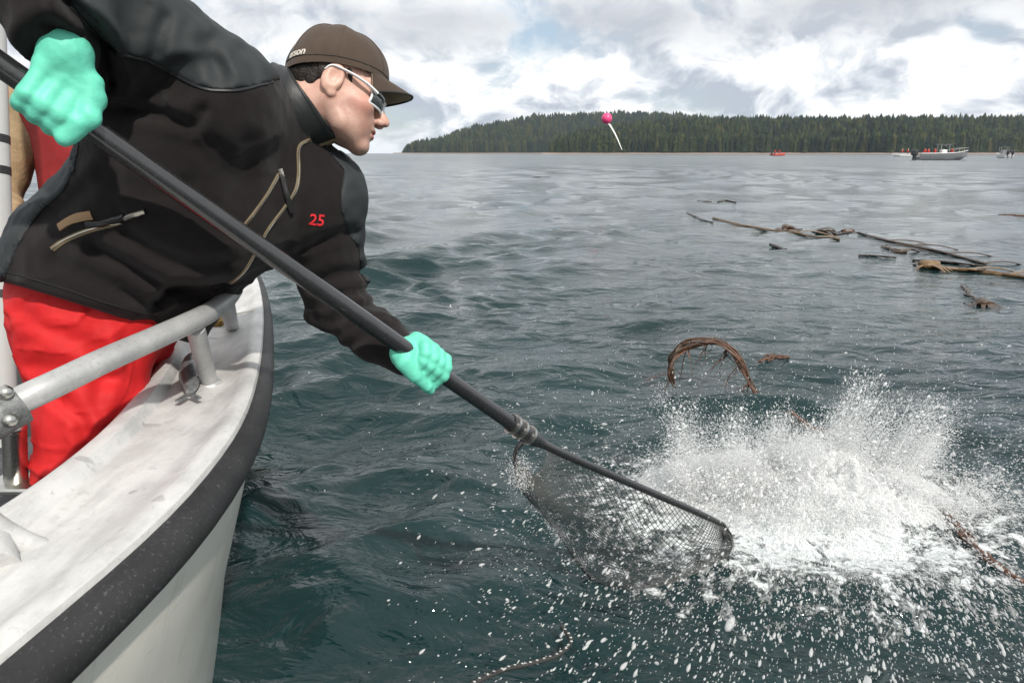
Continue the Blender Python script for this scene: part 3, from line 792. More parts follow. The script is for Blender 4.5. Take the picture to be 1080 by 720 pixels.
# red dinghy
p = W(820.5, 164.4); rb = thing('dinghy', 'small red inflatable dinghy far out in front of the wooded shore', 'boat', p, rz=R(20)); rb.scale = (1.5, 1.5, 1.5)
rows = smooth_path([(-2.6, -1.0, .4), (0, -1.05, .42), (2.0, -.75, .55), (2.8, 0, .7), (2.0, .75, .55), (0, 1.05, .42), (-2.6, 1.0, .4)], 24)
local_part(MB().tube(rows, .42, 8), 'inflated_tube', M['boat_red'], rb)
local_part(MB().box((-.2, 0, .2), (4.6, 1.7, .12)), 'floor', M['boat_dark'], rb); outboard(rb, -2.6, 0, 1.0)
mw = world_of(rb)
for lx, lb in ((-1.4, 'person in red at the left of the small red dinghy'), (.5, 'person in red at the right of the small red dinghy')): small_person(mw @ Vector((lx, 0, .36)), 2.0, lb, 1.6)

# pink float with white streamer, in the air
c = P(640, 125, 22.0); bl = thing('balloon', 'bright pink round balloon with a white streamer in mid air before the far hill', 'balloon', c)
MB().ball(c, .17, 20, 14).ball(c + np.array([.035, 0, -.175]), (.03, .03, .03), 8, 6).build('envelope', M['pink'], bl)
e = P(656, 158, 22.0); s0 = P(644, 133, 22.0)
ln = smooth_path([c + np.array([.045, 0, -.175]), s0, P(650.5, 145, 22), e], 18)
MB().tube(ln, list(np.interp(np.linspace(0, 1, 18), [0, .2, .55, 1], [.02, .045, .035, .012])), 8, flat=.5).build('streamer', M['white'], bl)

# ------------------------------------------------------------------ our boat
def x_out(y):
    return np.interp(y, [.2, .59, .86, 1.2, 1.5, 1.8, 2.2, 2.64, 3.1, 3.6, 4.0, 4.3], [-.58, -.533, -.490, -.512, -.590, -.685, -.82, -.995, -1.23, -1.50, -1.72, -1.90])
cl = thing('work_boat', 'white aluminium work boat with black rubber fender that the man leans out of', 'boat', (-1.9, 1.0, 0))
ys = np.concatenate([np.linspace(-3.2, .3, 10), np.linspace(.4, 3.1, 40), np.linspace(3.2, 4.28, 12)])
path = [np.array([x_out(y), y, 0.0]) for y in ys]
for _ in range(6):
    path = [path[0]] + [(path[i - 1] + 2 * path[i] + path[i + 1]) / 4 for i in range(1, len(path) - 1)] + [path[-1]]
nor = []
for i, p in enumerate(path):
    t = path[min(i + 1, len(path) - 1)] - path[max(i - 1, 0)]; t /= np.linalg.norm(t); nor.append(np.array([t[1], -t[0], 0]))   # outboard
CX = -1.9
GZ = 1.0
def sweep(profile, closed=True, mirror=True, sheer=True):
    """profile: (outboard offset, z)"""
    m = MB()
    for sgn in ((1, -1) if mirror else (1,)):
        rows = []
        for p, nn in zip(path, nor):
            up = 0.05 * max(0, p[1] - 1.8) ** 1.3 if sheer else 0
            row = []
            for a, z in (profile(p[1]) if callable(profile) else profile):
                q = p + nn * a; q = np.array([min(q[0], 9), q[1], z + up * min(1, max(0, (z + .2) / 1.2))])
                if sgn == -1: q[0] = 2 * CX - q[0]
                row.append(q)
            rows.append(row)
        m.grid(rows, wrap=closed)
        if closed: m.face(rows[0]); m.face(rows[-1])
    return m
GW = .245
def arc(cx, cz, r, a0, a1, n): return [(cx + r * math.cos(R(a)), cz + r * math.sin(R(a))) for a in np.linspace(a0, a1, n)]
prof = [(0, GZ - .05)] + [(0.004, GZ - .012), (0.0, GZ + .0)] + [(-.012, GZ + .006), (-.026, GZ + .006), (-.036, GZ + .002), (-.052, GZ - .006)] + \
       [(-.10, GZ - .007), (-.15, GZ - .006), (-.180, GZ - .003)] + arc(-.207, GZ - .006, .029, 60, 270, 9) + [(-.19, GZ - .05)]
sweep(prof).build('gunwale', M['deck_white'], cl)
def fp(y):
    r = float(np.interp(y, [.6, 1.0, 1.7, 2.6], [.037, .035, .025, .018]))
    return arc(.006, GZ - .008 - r, r, -100, 100, 12) + [(-.002, GZ - .010), (-.002, GZ - .008 - 2 * r)]
sweep(fp).build('rubber_fender', M['fender'], cl)
hp = [(-.004, GZ - .05), (-.004, GZ - .10), (-.055, .72), (-.125, .48), (-.19, .2), (-.24, -.1), (-.45, -.35), (-.50, -.30), (-.29, -.1), (-.24, .2), (-.175, .48), (-.105, .72), (-.05, GZ - .05)]
sweep(hp).build('hull', M['hull'], cl)
ip = [(-.195, GZ - .05), (-.255, .18), (-.265, .18), (-.215, GZ - .05)]
sweep(ip).build('inner_bulwark', M['deck_grey'], cl)
# deck floor
rows = []
for p, nn in zip(path, nor):
    q = p - nn * .26; rows.append([(min(q[0], CX + 1.4), q[1], .2), (2 * CX - q[0], q[1], .2)])
MB().grid(rows).build('deck_floor', M['deck_grey'], cl)
MB().box((CX, -3.2, .55), (2.6, .06, 1.0)).build('transom', M['hull'], cl)
# foredeck step seen beside the man's legs
MB().box((-1.36, 2.75, .52), (.34, .5, .62), bev=.03).build('locker', M['deck_white'], cl)

# hand rail
ra = P(-40, 450, 1.02); rail_pts = [P(-60, 470, .97), P(10, 428, 1.03), P(60, 404, 1.08), P(110, 380, 1.16), P(160, 358, 1.26), P(200, 340, 1.37), P(225, 327, 1.48), P(240, 314, 1.60), P(247, 305, 1.72)]
rp = smooth_path(rail_pts, 60)
rail = MB().tube(rp, .0215, 16).build('hand_rail', M['rail'], cl)
def gun_pt(px, py, z=GZ - .006): return W(px, py, z)
for a, b in ((P(206, 346, 1.40), gun_pt(221, 404)), (P(238, 317, 1.58), gun_pt(245, 345))):
    MB().tube([a, (a + b) / 2, b], .019, 14).build('rail_post', M['rail'], rail)
    MB().tube([b + np.array([0, 0, -.004]), b + np.array([0, 0, .006])], [.030, .024], 14).build('weld_collar', M['rail'], rail)
ft = MB().tube([P(-60, 469, .97), P(-20, 446, 1.0), P(20, 424.5, 1.035)], [.034, .034, .033], 16).build('rail_sleeve', M['corroded'], cl)
for q in ((6, 414, 1.0), (10, 443, 1.0)):
    c = P(*q); MB().ball(c, (.011, .011, .011), 10, 6).build('sleeve_bolt', M['steel'], ft)
# stanchion posts at the left
top = P(-10, -60, 1.75); bot = P(7, 470, 1.78)
po = MB().tube([top, bot], .028, 18).build('canopy_post', M['whitepost'], cl)
for yy in (145, 178, 308):
    k = (yy + 60) / 530; a = top + (bot - top) * (k - .008); b = top + (bot - top) * (k + .008); MB().tube([a, b], .0292, 18).build('black_strap', M['black'], po)
a = P(15, 452, 1.32); b = P(17, 506, 1.36); sp_ = MB().tube([a, b], .021, 16).ball(a, (.022, .022, .016), 12, 8).build('deck_post', M['steel'], cl)
MB().box(b + np.array([0, 0, -.008]), (.10, .08, .014), bev=.004).build('base_plate', M['steel'], sp_)
MB().box(P(20, 540, 1.42) + np.array([-.06, .12, .0]), (.30, .55, .05), bev=.01).build('side_locker_top', M['deck_grey'], cl)
# whip antenna above the man's back
MB().tube([P(176, 40, 2.6), P(171, -160, 2.6)], .006, 8).build('whip_antenna', M['black'], cl)
# cleat at the bottom left
c0 = gun_pt(-8, 588); 
cp = smooth_path([P(-60, 540, .86), P(-25, 548, .885), P(0, 562, .90), P(25, 573, .915), P(48, 577, .93), P(62, 574, .945)], 18)
ct = MB().tube(cp, list(np.interp(np.linspace(0, 1, 18), [0, .3, .6, .85, 1], [.024, .026, .022, .015, .004])), 14, flat=.75).build('cleat', M['deck_white'], cl)
MB().tube([P(-10, 566, .893), gun_pt(-8, 600)], [.024, .030], 12).build('cleat_foot', M['deck_white'], ct)
# line and fitting near the far stanchion
MB().tube([gun_pt(231, 347) + np.array([0, 0, .02]), gun_pt(250, 341) + np.array([0, 0, .03]), gun_pt(276, 332) + np.array([0, 0, .02])], .0022, 6).build('thin_line', M['thread'], cl)
c = gun_pt(231, 345) + np.array([0, 0, .016]); MB().box(c, (.035, .05, .03), bev=.008).build('brass_fitting', M['brass'], cl)
# fish on the gunwale
fa = gun_pt(206, 382) + np.array([0, 0, .022]); fb = gun_pt(200, 424) + np.array([0, 0, .012])
fsh = thing('fish', 'small silver fish with forked tail lying on the white gunwale by the rail post', 'fish', fb)
fpts = smooth_path([fa, fa * .6 + fb * .4 + np.array([-.004, 0, .002]), fa * .25 + fb * .75, fb + (fa - fb) * .1], 14)
MB().tube(fpts, list(np.interp(np.linspace(0, 1, 14), [0, .12, .45, .8, 1], [.006, .020, .025, .013, .008])), 12, flat=.75).build('fish_body', M['fish'], fsh)
d = fb - fa; d /= np.linalg.norm(d); s = np.cross(d, (0, 0, 1)); s /= np.linalg.norm(s); b0 = fb - d * .012 + np.array([0, 0, .0])
tl = MB()
for sg in (-1, 1):
    for zz in (.002,): tl.box(b0 + d * .018 + s * sg * .011 + np.array([0, 0, zz]), (.04, .011, .004), rot=Matrix((d * .86 + s * sg * .5, np.cross((0, 0, 1), d * .86 + s * sg * .5), (0, 0, 1))).transposed())
tl.build('tail_fin', M['fish'], fsh)

# ------------------------------------------------------------------ the man with the net
def pole_t(px): return 1.0 / (0.952 - 0.00079 * (px - 60))
def pole_y(px): return np.interp(px, [-60, 0, 97, 250, 420, 500, 560], [24, 66, 133, 241, 361, 417, 460])
A0 = P(-120, -16, 1 / (0.952 + .00079 * 180)); A1 = P(562, 462, pole_t(562))
AX = (A1 - A0) / np.linalg.norm(A1 - A0)
def on_pole(px):
    # point of the straight pole whose sight line has this column
    lo_, hi_ = 0.0, 1.0
    for _ in range(40):
        m = (lo_ + hi_) / 2; q = A0 + (A1 - A0) * m
        t = q[1] * CP - (q[2] - CAM_H) * SP
        if 540 + q[0] / t * 720 < px: lo_ = m
        else: hi_ = m
    return q
POLE_R = .0188
man = thing('person', 'man in black fleece jacket, red waterproof trousers and brown cap reaching out with a net', 'person', (-.95, 1.4, .2))

# ---- jacket
SHR = P(232, 108, 1.27); SHL = P(338, 205, 1.52); ELR = P(34, -62, 1.05); WRR = P(68, 38, 1.02)
ELL = P(352, 318, 1.66); WRL = P(428, 376, 1.585)
NECK = P(318, 128, 1.42)
def px_of(p):
    q = p - np.array([0, 0, CAM_H], np.float32); t = q[:, 1] * CP - q[:, 2] * SP; t = np.maximum(t, .2); up = q[:, 1] * SP + q[:, 2] * CP
    return 540 + q[:, 0] / t * 720, 360 - up / t * 720, t
def polyd(x, y, pts):
    d = None
    for (x0, y0), (x1, y1) in zip(pts[:-1], pts[1:]):
        vx, vy = x1 - x0, y1 - y0; t = np.clip(((x - x0) * vx + (y - y0) * vy) / (vx * vx + vy * vy), 0, 1)
        e = np.hypot(x - x0 - t * vx, y - y0 - t * vy); d = e if d is None else np.minimum(d, e)
    return d
core = union([
    (cone(P(88, 288, 1.41), P(190, 165, 1.36), .135, .145), 0), (cone(P(190, 165, 1.36), SHR, .145, .105), .05),
    (cone(P(188, 285, 1.62), P(290, 205, 1.50), .118, .125), .10), (cone(P(290, 205, 1.50), SHL, .125, .095), .06),
    (cone(P(70, 330, 1.43), P(88, 288, 1.41), .125, .135), .06), (cone(P(165, 335, 1.58), P(188, 285, 1.62), .115, .118), .06),
    (ell(P(200, 225, 1.40), (.17, .14, .15)), .06),
    (cone(SHR, P(282, 128, 1.42), .085, .068), .06), (cone(P(282, 128, 1.42), SHL, .068, .07), .05),
])
armR_ = union([(cone(SHR, ELR, .104, .080), 0), (cone(ELR, WRR, .086, .070), .03), (ell(ELR * .5 + WRR * .5, (.085, .085, .06)), .03)])
CUFN = WRR - ELR; CUFN = (CUFN / np.linalg.norm(CUFN)).astype(np.float32)
def armR(p): return smax(armR_(p), np.maximum((p - WRR.astype(np.float32)) @ CUFN - .010, np.linalg.norm(p - WRR.astype(np.float32), axis=1) * 0 - 9), .010)
CB0 = P(306, 111, 1.43); CAXIS = P(345, 104, 1.43) - CB0; CAXIS /= np.linalg.norm(CAXIS)
gus = cone(P(108, 66, 1.16), P(118, 112, 1.25), .055, .06)
armL = union([(cone(SHL, ELL, .092, .070), 0), (cone(ELL, P(400, 358, 1.61), .068, .056), .04), (cone(P(400, 358, 1.61), WRL, .056, .046), .02)])
FOLDS = [  # polyline in the photo, depth m, half width px: creases of the cloth
    ([(98, 262), (135, 280), (175, 305), (215, 312)], .014, 7), ([(130, 245), (165, 268), (205, 282), (240, 276)], .009, 8),
    ([(60, 275), (110, 300), (160, 318)], .008, 8), ([(165, 318), (195, 300), (235, 300)], .009, 6),
    ([(160, 66), (166, 45), (174, 20)], .006, 7), ([(112, 108), (140, 118), (170, 122), (205, 132), (214, 118)], .010, 7),
    ([(70, 0), (95, 25), (112, 52), (118, 90)], .020, 8), ([(320, 262), (345, 250), (372, 245)], .008, 6),
    ([(330, 300), (350, 290), (380, 288)], .012, 7), ([(345, 318), (365, 308), (392, 306)], .010, 6), ([(352, 338), (372, 325), (398, 320)], .009, 5),
    ([(260, 150), (262, 185), (250, 210)], .006, 10), ([(200, 140), (230, 160), (250, 190)], .005, 12), ([(300, 300), (322, 320), (352, 350)], .007, 7),
    ([(372, 362), (390, 352), (412, 345)], .006, 5), ([(45, 25), (70, 32), (98, 40)], .005, 5), ([(215, 45), (225, 65), (232, 82)], .007, 8), ([(255, 55), (262, 70), (270, 84)], .006, 7),
    ([(30, 240), (60, 225), (90, 200)], .006, 9), ([(110, 190), (150, 205), (195, 200)], .005, 10), ([(318, 215), (312, 245), (302, 272)], .006, 8),
]
def jacket_sdf(p):
    d = smin(smin(core(p), gus(p), .03), armR(p), .022); d = smin(d, armL(p), .028)
    sel = np.abs(d) < .045
    if sel.any():
        q = p[sel]; x, y, t = px_of(q)
        wq = q + .03 * np.stack([vnoise(q * 8.0), vnoise(q * 8.0 + 50), vnoise(q * 8.0 + 90)], 1)
        e = .0042 * fbm(q * np.array([10, 9, 9.0]) + 3, 3) + .0020 * fbm(q * 38.0, 2) - .0050 * np.clip(1 - np.abs(vnoise(wq * np.array([8, 8, 16.0]))) * 8, 0, 1) * (.5 + .5 * vnoise(q * 5.0 + 7))
        for pts, dep, w in FOLDS:
            f = polyd(x, y, pts); e = e + dep * (np.exp(-(f / w) ** 2) - .45 * np.exp(-((f - 2.0 * w) / w) ** 2))
        # pinch of the cuffs
        d = d.copy(); d[sel] = d[sel] + e
    d = smax(d, -cone(CB0 + CAXIS * .11, CB0 + CAXIS * .30, .086, .10)(p), .012)
    d = smax(d, (p - HEM_A) @ HEM_N, .014)
    return d
HEM_A = P(5, 299, 1.42).astype(np.float32); hb = P(90, 322, 1.29); hc = P(165, 347, 1.40)
HEM_N = np.cross(hb - HEM_A, hc - HEM_A); HEM_N /= np.linalg.norm(HEM_N)
if HEM_N[2] > 0: HEM_N = -HEM_N
HEM_N = HEM_N.astype(np.float32)
JLO, JHI = (-1.28, .92, .78), (-.08, 1.95, 1.98)
jacket = sdf_obj('jacket', jacket_sdf, JLO, JHI, .0056, M['fleece'], man)
# charcoal panels sewn on: shoulder yoke, elbow, back panel
YOKE = [(40, -300), (66, -40), (74, 8), (98, 32), (120, 54), (160, 66), (205, 90), (232, 96), (268, 92), (308, 80), (352, 60), (352, -300)]
SIDE = [(-60, 330), (4, 297), (22, 255), (42, 225), (66, 205), (80, 178), (84, 150), (60, 120), (-60, 100)]
SLEEVE = [(345, 160), (362, 178), (358, 215), (366, 245), (378, 262), (380, 290), (420, 330), (450, 300), (420, 150)]
def in_poly_sd(x, y, poly):
    d = polyd(x, y, poly + [poly[0]]); ins = np.zeros(len(x), bool)
    for (x0, y0), (x1, y1) in zip(poly, poly[1:] + poly[:1]):
        c = ((y0 > y) != (y1 > y)) & (x < (x1 - x0) * (y - y0) / (y1 - y0 + 1e-9) + x0); ins ^= c
    return np.where(ins, -d, d)
def panel(name, poly, lo, hi, h=.0058):
    def f(p):
        x, y, t = px_of(p); r = in_poly_sd(x, y, poly) / 720 * t
        d = jacket_sdf(p)
        return smax(smax(d - .0035, -(d + .010), .0), r, .004)
    return sdf_obj(name, f, lo, hi, h, M['nylon'], man)
yoke = panel('shoulder_yoke', YOKE, (-1.0, .95, 1.45), (-.3, 1.75, 1.95))
side = panel('back_panel', SIDE, (-1.25, 1.0, 1.2), (-.8, 1.75, 1.75))
slv = panel('sleeve_panel', SLEEVE, (-.5, 1.35, 1.1), (-.15, 1.85, 1.55))
JB = bvh_of(jacket, yoke, side, slv)
# yoke seam piping
for pts in ([(74, 8), (98, 32), (120, 54), (160, 66), (205, 90), (232, 96), (268, 92), (306, 80)],):
    mb, _ = ribbon(JB, pts, .006, .001, 40); mb.build('seam', M['nylon_dark'], jacket)
for pts in ([(5, 292), (60, 308), (110, 325), (164, 340)],):
    mb, _ = ribbon(JB, [(x, y - 6) for x, y in pts], .003, .0004, 40, .001); mb.build('hem_stitching', M['seam'], jacket)
# front zip, chest pocket zip, side pocket zip
for nm, pts, w in (('front_zip', [(336, 146), (326, 148), (315, 156), (315, 180), (312, 200), (298, 222), (284, 240), (272, 262), (258, 285), (243, 298)], .0075), ('chest_pocket_zip', [(294, 184), (282, 205), (268, 225), (256, 240)], .008), ('side_pocket_zip', [(55, 263), (68, 254), (86, 246), (105, 240), (128, 234)], .010)):
    mb, q = ribbon(JB, pts, w, .0012, 40, .0012); z = mb.build(nm, M['gold'], jacket)
    mb, q = ribbon(JB, pts, w * .3, .0030, 40, .0012); mb.build('zip_teeth', M['zipmetal'], z)
for pts, w, tip in (([(295, 184), (299, 197), (302, 208), (306, 223)], .011, (293, 178, 296, 187)), ([(92, 237), (110, 236), (122, 231), (133, 228)], .011, (133, 229, 153, 223))):
    mb, q = ribbon(JB, pts, w, .006, 14, .003); pu = mb.build('zip_pull', M['black'], jacket)
    mb, q = ribbon(JB, [tip[:2], ((tip[0] + tip[2]) / 2, (tip[1] + tip[3]) / 2), tip[2:]], .010, .005, 8, .004); mb.build('zip_slider', M['zipmetal'], pu)
mb, q = ribbon(JB, [(62, 240), (73, 233), (84, 229), (97, 227)], .016, .0015, 14, .001); mb.build('tan_label', M['tan'], jacket)
def lettering(txt, origin, ux, uy, size, m, parent, name, curve=None, ext=.0006):
    cu = bpy.data.curves.new('lettering', 'FONT'); cu.body = txt; cu.size = 1.0; cu.extrude = .02; cu.offset = .012; cu.resolution_u = 3
    ob = bpy.data.objects.new('lettering', cu); COL.objects.link(ob); dg = bpy.context.evaluated_depsgraph_get()
    me = bpy.data.meshes.new_from_object(ob.evaluated_get(dg)); COL.objects.unlink(ob); bpy.data.objects.remove(ob)
    n = len(me.vertices); c = np.empty(n * 3, np.float32); me.vertices.foreach_get('co', c); c = c.reshape(-1, 3)
    uz = np.cross(ux, uy)
    if curve is None: w = origin + size * (c[:, :1] * ux + c[:, 1:2] * uy) + ext * 50 * c[:, 2:3] * uz
    else: w = np.array([curve(a * size, b * size, z * ext * 50) for a, b, z in c])
    me.vertices.foreach_set('co', w.astype(np.float32).ravel()); me.update()
    return link(name, me, m, parent, smooth=False)
a, n0 = hit(JB, 325, 236); b, _ = hit(JB, 341, 238)
if a is not None and b is not None:
    ux = b - a; ux /= np.linalg.norm(ux); uy = np.cross(n0, ux); uy /= np.linalg.norm(uy)
    def num_curve(u, v, z):
        q = a + ux * u + uy * v
        r = JB.find_nearest(Vector(q)); nn = np.array(r[1]); 
        return np.array(r[0]) + n0 * (.0015 + z)
    lettering('25', a, ux, uy, .034, M['redthread'], jacket, 'chest_number', num_curve)

# ---- head frame
EAR = P(352, 87, 1.365)
yaw, pit, rol = R(13), R(17), R(13)
f0 = np.array([math.cos(pit) * math.cos(yaw), math.cos(pit) * math.sin(yaw), -math.sin(pit)])
l0 = np.array([-math.sin(yaw), math.cos(yaw), 0.0]); u0 = np.cross(f0, l0)
LF = l0 * math.cos(rol) - u0 * math.sin(rol); UP = u0 * math.cos(rol) + l0 * math.sin(rol); FW = f0
HB = np.stack([FW, LF, UP])                     # rows: head axes
HO = EAR + LF * .076
def H(f, l, u): return HO + FW * f + LF * l + UP * u
def hs(fn): return lambda p: fn(((p - HO.astype(np.float32)) @ HB.T.astype(np.float32)))
hp_ = [(ell((.000, 0, .034), (.090, .074, .086)), 0), (ell((.030, 0, -.030), (.062, .053, .075)), .03)]
for s in (-1, 1):
    hp_ += [(cone((.000, s * .056, -.030), (.030, s * .048, -.072), .014, .016), .03), (cone((.030, s * .048, -.072), (.074, s * .016, -.098), .016, .016), .025),
            (ell((.058, s * .044, -.018), (.028, .022, .020)), .025), (ell((.056, s * .032, -.055), (.022, .018, .026)), .03)]
hp_ += [(ell((.078, 0, -.098), (.019, .024, .018)), .015), (ell((.074, 0, .034), (.022, .055, .020)), .02), (ell((.074, 0, -.055), (.022, .034, .030)), .02),
        (cone((.088, 0, .018), (.112, 0, -.022), .0080, .0105), .012), (ell((.117, 0, -.0285), (.0105, .0105, .0092)), .010)]
for s in (-1, 1): hp_ += [(ell((.107, s * .0135, -.034), (.011, .0075, .0085)), .006)]
hp_ += [(ell((.093, 0, -.0565), (.010, .023, .0075)), .006), (ell((.091, 0, -.0710), (.0105, .020, .0085)), .005)]
head_u = union(hp_)
nk0 = (P(318, 116, 1.435) - HO) @ HB.T; nk1 = (P(270, 128, 1.43) - HO) @ HB.T
for k_ in (nk0, nk1):
    if k_[2] < 0: k_[2] *= 1.10
ear_c = [(-.004, .074, .006), (.022, .009, .034)]
cE, sE = math.cos(R(-14)), math.sin(R(-14)); BE = np.array([[cE, 0, sE], [0, 1, 0], [-sE, 0, cE]])
def head_local(q):
    q = np.stack([q[:, 0], q[:, 1], np.where(q[:, 2] < 0, q[:, 2] * 1.10, q[:, 2])], 1)
    d = head_u(q)
    for s in (-1, 1):   # eye sockets with lids
        d = smax(d, -ell((.094, s * .033, .008), (.016, .019, .012))(q), .012)
        d = smin(d, ell((.073, s * .032, .007), (.015, .016, .013))(q), .006)
    d = smax(d, -ell((.106, 0, -.0638), (.014, .022, .0018))(q), .004)          # mouth line
    for s in (-1, 1):   # nostrils, ears
        d = smax(d, -ell((.112, s * .008, -.041), (.006, .0035, .005))(q), .003)
        e = ell((-.004, s * .077, .008), (.021, .0105, .033), BE)(q)
        e = smax(e, -ell((.001, s * .088, .012), (.0125, .0085, .020), BE)(q), .005)
        e = smax(e, -ell((-.002, s * .090, .026), (.012, .006, .008), BE)(q), .004)
        e = smin(e, ell((.0065, s * .078, -.001), (.005, .006, .008))(q), .003)   # tragus
        e = smin(e, ell((-.001, s * .076, -.022), (.010, .006, .010))(q), .004)   # lobe
        d = smin(d, e, .006)
    d = smin(d, cone((-.030, 0, -.030), nk0, .054, .058)(q), .03)
    d = smin(d, cone(nk0, nk1, .059, .060)(q), .03)
    return d
body = sdf_obj('body', hs(head_local), HO - np.array([.20, .14, .30]), HO + np.array([.18, .16, .15]), .0028, M['skin'], man)
# lips
for nm, c, r in (('upper_lip', (.0945, 0, -.0523), (.0098, .021, .0062)), ('lower_lip', (.0930, 0, -.0641), (.0100, .0185, .0072))):
    MB().ball(H(*c), r, 16, 10, rot=HB.T).build(nm, M['lip'], man)
# hair under the cap
def hair_local(q):
    d = np.minimum(ell((-.004, 0, .034), (.0985, .0785, .092))(q), 1)
    d = d + .0025 * fbm(q * np.array([90, 90, 30.0]), 2)
    lim = np.maximum(q[:, 0] + .018 - np.clip(q[:, 2] - .012, -.05, .03) * .8, -(q[:, 2] + .045 + q[:, 0] * .15))
    a = smax(d, lim, .008)
    sb = ell((.0265, 0, .028), (.0115, .078, .032), np.array([[.94, 0, .34], [0, 1, 0], [-.34, 0, .94]]))(q) + .002 * fbm(q * 140.0, 2)   # sideburns
    sb = smax(sb, np.abs(d) - .012, .0)
    return np.minimum(a, sb)
sdf_obj('hair', hs(hair_local), HO - np.array([.16, .12, .12]), HO + np.array([.12, .14, .12]), .0034, M['hair'], man)
# cap
cap = thing('cap', None, None, tuple(H(0, 0, .06))); cap.parent = man; cap.matrix_parent_inverse = world_of(man).inverted()
def cap_pt(az, el, lift=0.0):
    """az 0 = forehead, el 0 = lower edge .. 90 = button"""
    a = R(az); e = R(el)
    ce = math.cos(e) ** .82; se = math.sin(e) ** .96
    rx = .112 if math.cos(a) > 0 else .098
    x = -.006 + rx * math.cos(a) * ce; y = .0865 * math.sin(a) * ce
    zb = .036 + .016 * math.cos(a) - .010 * (math.cos(a) < 0) * (-math.cos(a))
    z = zb + (.137 - zb) * se
    v = np.array([x, y, z]); c = np.array([-.006, 0, .03]); n = v - c; n /= np.linalg.norm(n)
    seam = .0014 * max(0, 1 - abs(((az + 30) % 60) - 30) / 2.5) * (el < 84)
    return v + n * (lift - seam + .0015 * math.sin(a * 5 + e * 3))
rows = [[H(*cap_pt(az, el)) for az in np.arange(0, 360, 4)] for el in list(np.linspace(0, 88, 24))]
inner = [[H(*cap_pt(az, el, -.003)) for az in np.arange(0, 360, 4)] for el in list(np.linspace(88, 0, 24))]
MB().grid(rows + inner + [rows[0]], wrap=True).build('cap_crown', M['cap'], cap, fix=False)
for az in (30, 90, 150, 210, 270, 330):
    MB().tube([H(*cap_pt(az, el, .0006)) for el in np.linspace(2, 86, 20)], .0007, 5).build('crown_seam', M['cap'], cap)
MB().ball(H(-.006, 0, .1385), (.008, .008, .004), 12, 8, rot=HB.T).build('cap_button', M['cap'], cap)
MB().tube([H(*cap_pt(az, 7, .0008)) for az in range(0, 360, 6)], .0007, 5, closed=True).build('band_stitching', M['cap_edge'], cap)
def brim_pt(s, r, lift):
    """s -1..1 across, r 0..1 root to rim"""
    az = s * 50; b = cap_pt(az, 3, -.002)
    out = .058 * math.cos(s * math.pi / 2 * .93) ** .75
    x = b[0] + out * r; y = b[1] * (1 + .0 * r); z = b[2] - .010 * r - .030 * r * s * s + .004 * r * (1 - r) * 4 * .5
    return H(x, y, z + lift)
SS = np.linspace(-1, 1, 33); RR = np.linspace(0, 1, 9)
MB().grid([[brim_pt(s, r, .0015) for s in SS] for r in RR]).build('brim_top', M['cap'], cap)
MB().grid([[brim_pt(s, r, -.0018) for s in SS] for r in RR]).build('brim_lining', M['cap_under'], cap)
MB().tube([brim_pt(s, 1, 0) for s in SS], .0024, 8).build('brim_edge', M['cap_edge'], cap)
def cap_text(u, v, z):
    az = 360 - 158 + u / .098 * 57.3; el = 8 + v / .12 * 57.3
    return H(*cap_pt(az, el, .0006 + z))
lettering('erson', None, np.array([1.0, 0, 0]), np.array([0, 1.0, 0]), .023, M['thread'], cap, 'cap_lettering', cap_text)
# sunglasses
sg = thing('sunglasses', None, None, tuple(H(.09, 0, .01))); sg.parent = man; sg.matrix_parent_inverse = world_of(man).inverted()
for s in (-1, 1):
    tp = smooth_path([H(-.022, s * .082, .018), H(-.008, s * .0835, .030), H(.030, s * .080, .027), H(.062, s * .0735, .020), H(.086, s * .060, .012)], 20)
    MB().tube(tp, list(np.interp(np.linspace(0, 1, 20), [0, .2, .8, 1], [.0028, .0040, .0062, .0075])), 10, flat=.55).build('temple_arm', M['glasses'], sg)
    rows = []; rim = []
    for j in np.linspace(0, 1, 9):
        row = []
        for i in np.linspace(0, 1, 9):
            l = s * (.010 + .050 * i); u = -.014 + .030 * j + .003 * i; f = .1075 - .030 * i ** 2.2 - .003 * (2 * j - 1) ** 2
            row.append(H(f, l, u))
        rows.append(row)
    MB().grid(rows).build('lens', M['lens'], sg)
    rim = rows[0] + [r[-1] for r in rows[1:]] + rows[-1][::-1][1:] + [r[0] for r in rows[::-1][1:-1]]
    MB().tube(rim, .0026, 8, closed=True).build('lens_frame', M['glasses'], sg)
MB().tube([H(.1075, -.011, .012), H(.1095, 0, .013), H(.1075, .011, .012)], .003, 8).build('bridge', M['glasses'], sg)
# collar
rows = []
cfw = P(313, 153, 1.44) - P(297, 67, 1.43); cfw -= CAXIS * (cfw @ CAXIS); cfw /= np.linalg.norm(cfw); clf = np.cross(CAXIS, cfw)
cbase = CB0
def collar_pt(a, v, off):
    front = math.cos(a)
    rx = .088 - .008 * v + off; ry = .083 - .006 * v + off
    h = (.052 + .036 * front) * v
    wob = .003 * math.sin(4 * a + 5 * v) * v
    return cbase + cfw * ((rx + wob) * front + .008) + clf * (ry + wob) * math.sin(a) + CAXIS * h
aa = [R(q) for q in np.linspace(6, 354, 60)]
prof_ = [(v, .0) for v in np.linspace(-.6, 1, 14)] + [(1.03, -.003)] + [(v, -.007) for v in np.linspace(1, -.6, 14)]
rows = [[collar_pt(a, v, o_) for v, o_ in prof_] for a in aa]
col = MB().grid(rows).face(rows[0]).face(rows[-1]).build('collar', M['nylon_dark'], man)
for a in (R(6), R(354)): MB().tube([collar_pt(a, v, .002) for v in np.linspace(-.4, 1.0, 10)], .0032, 6).build('collar_zip', M['gold'], col)
MB().tube([collar_pt(a, .92, .0008) for a in aa], .0009, 5).build('collar_stitching', M['seam'], col)

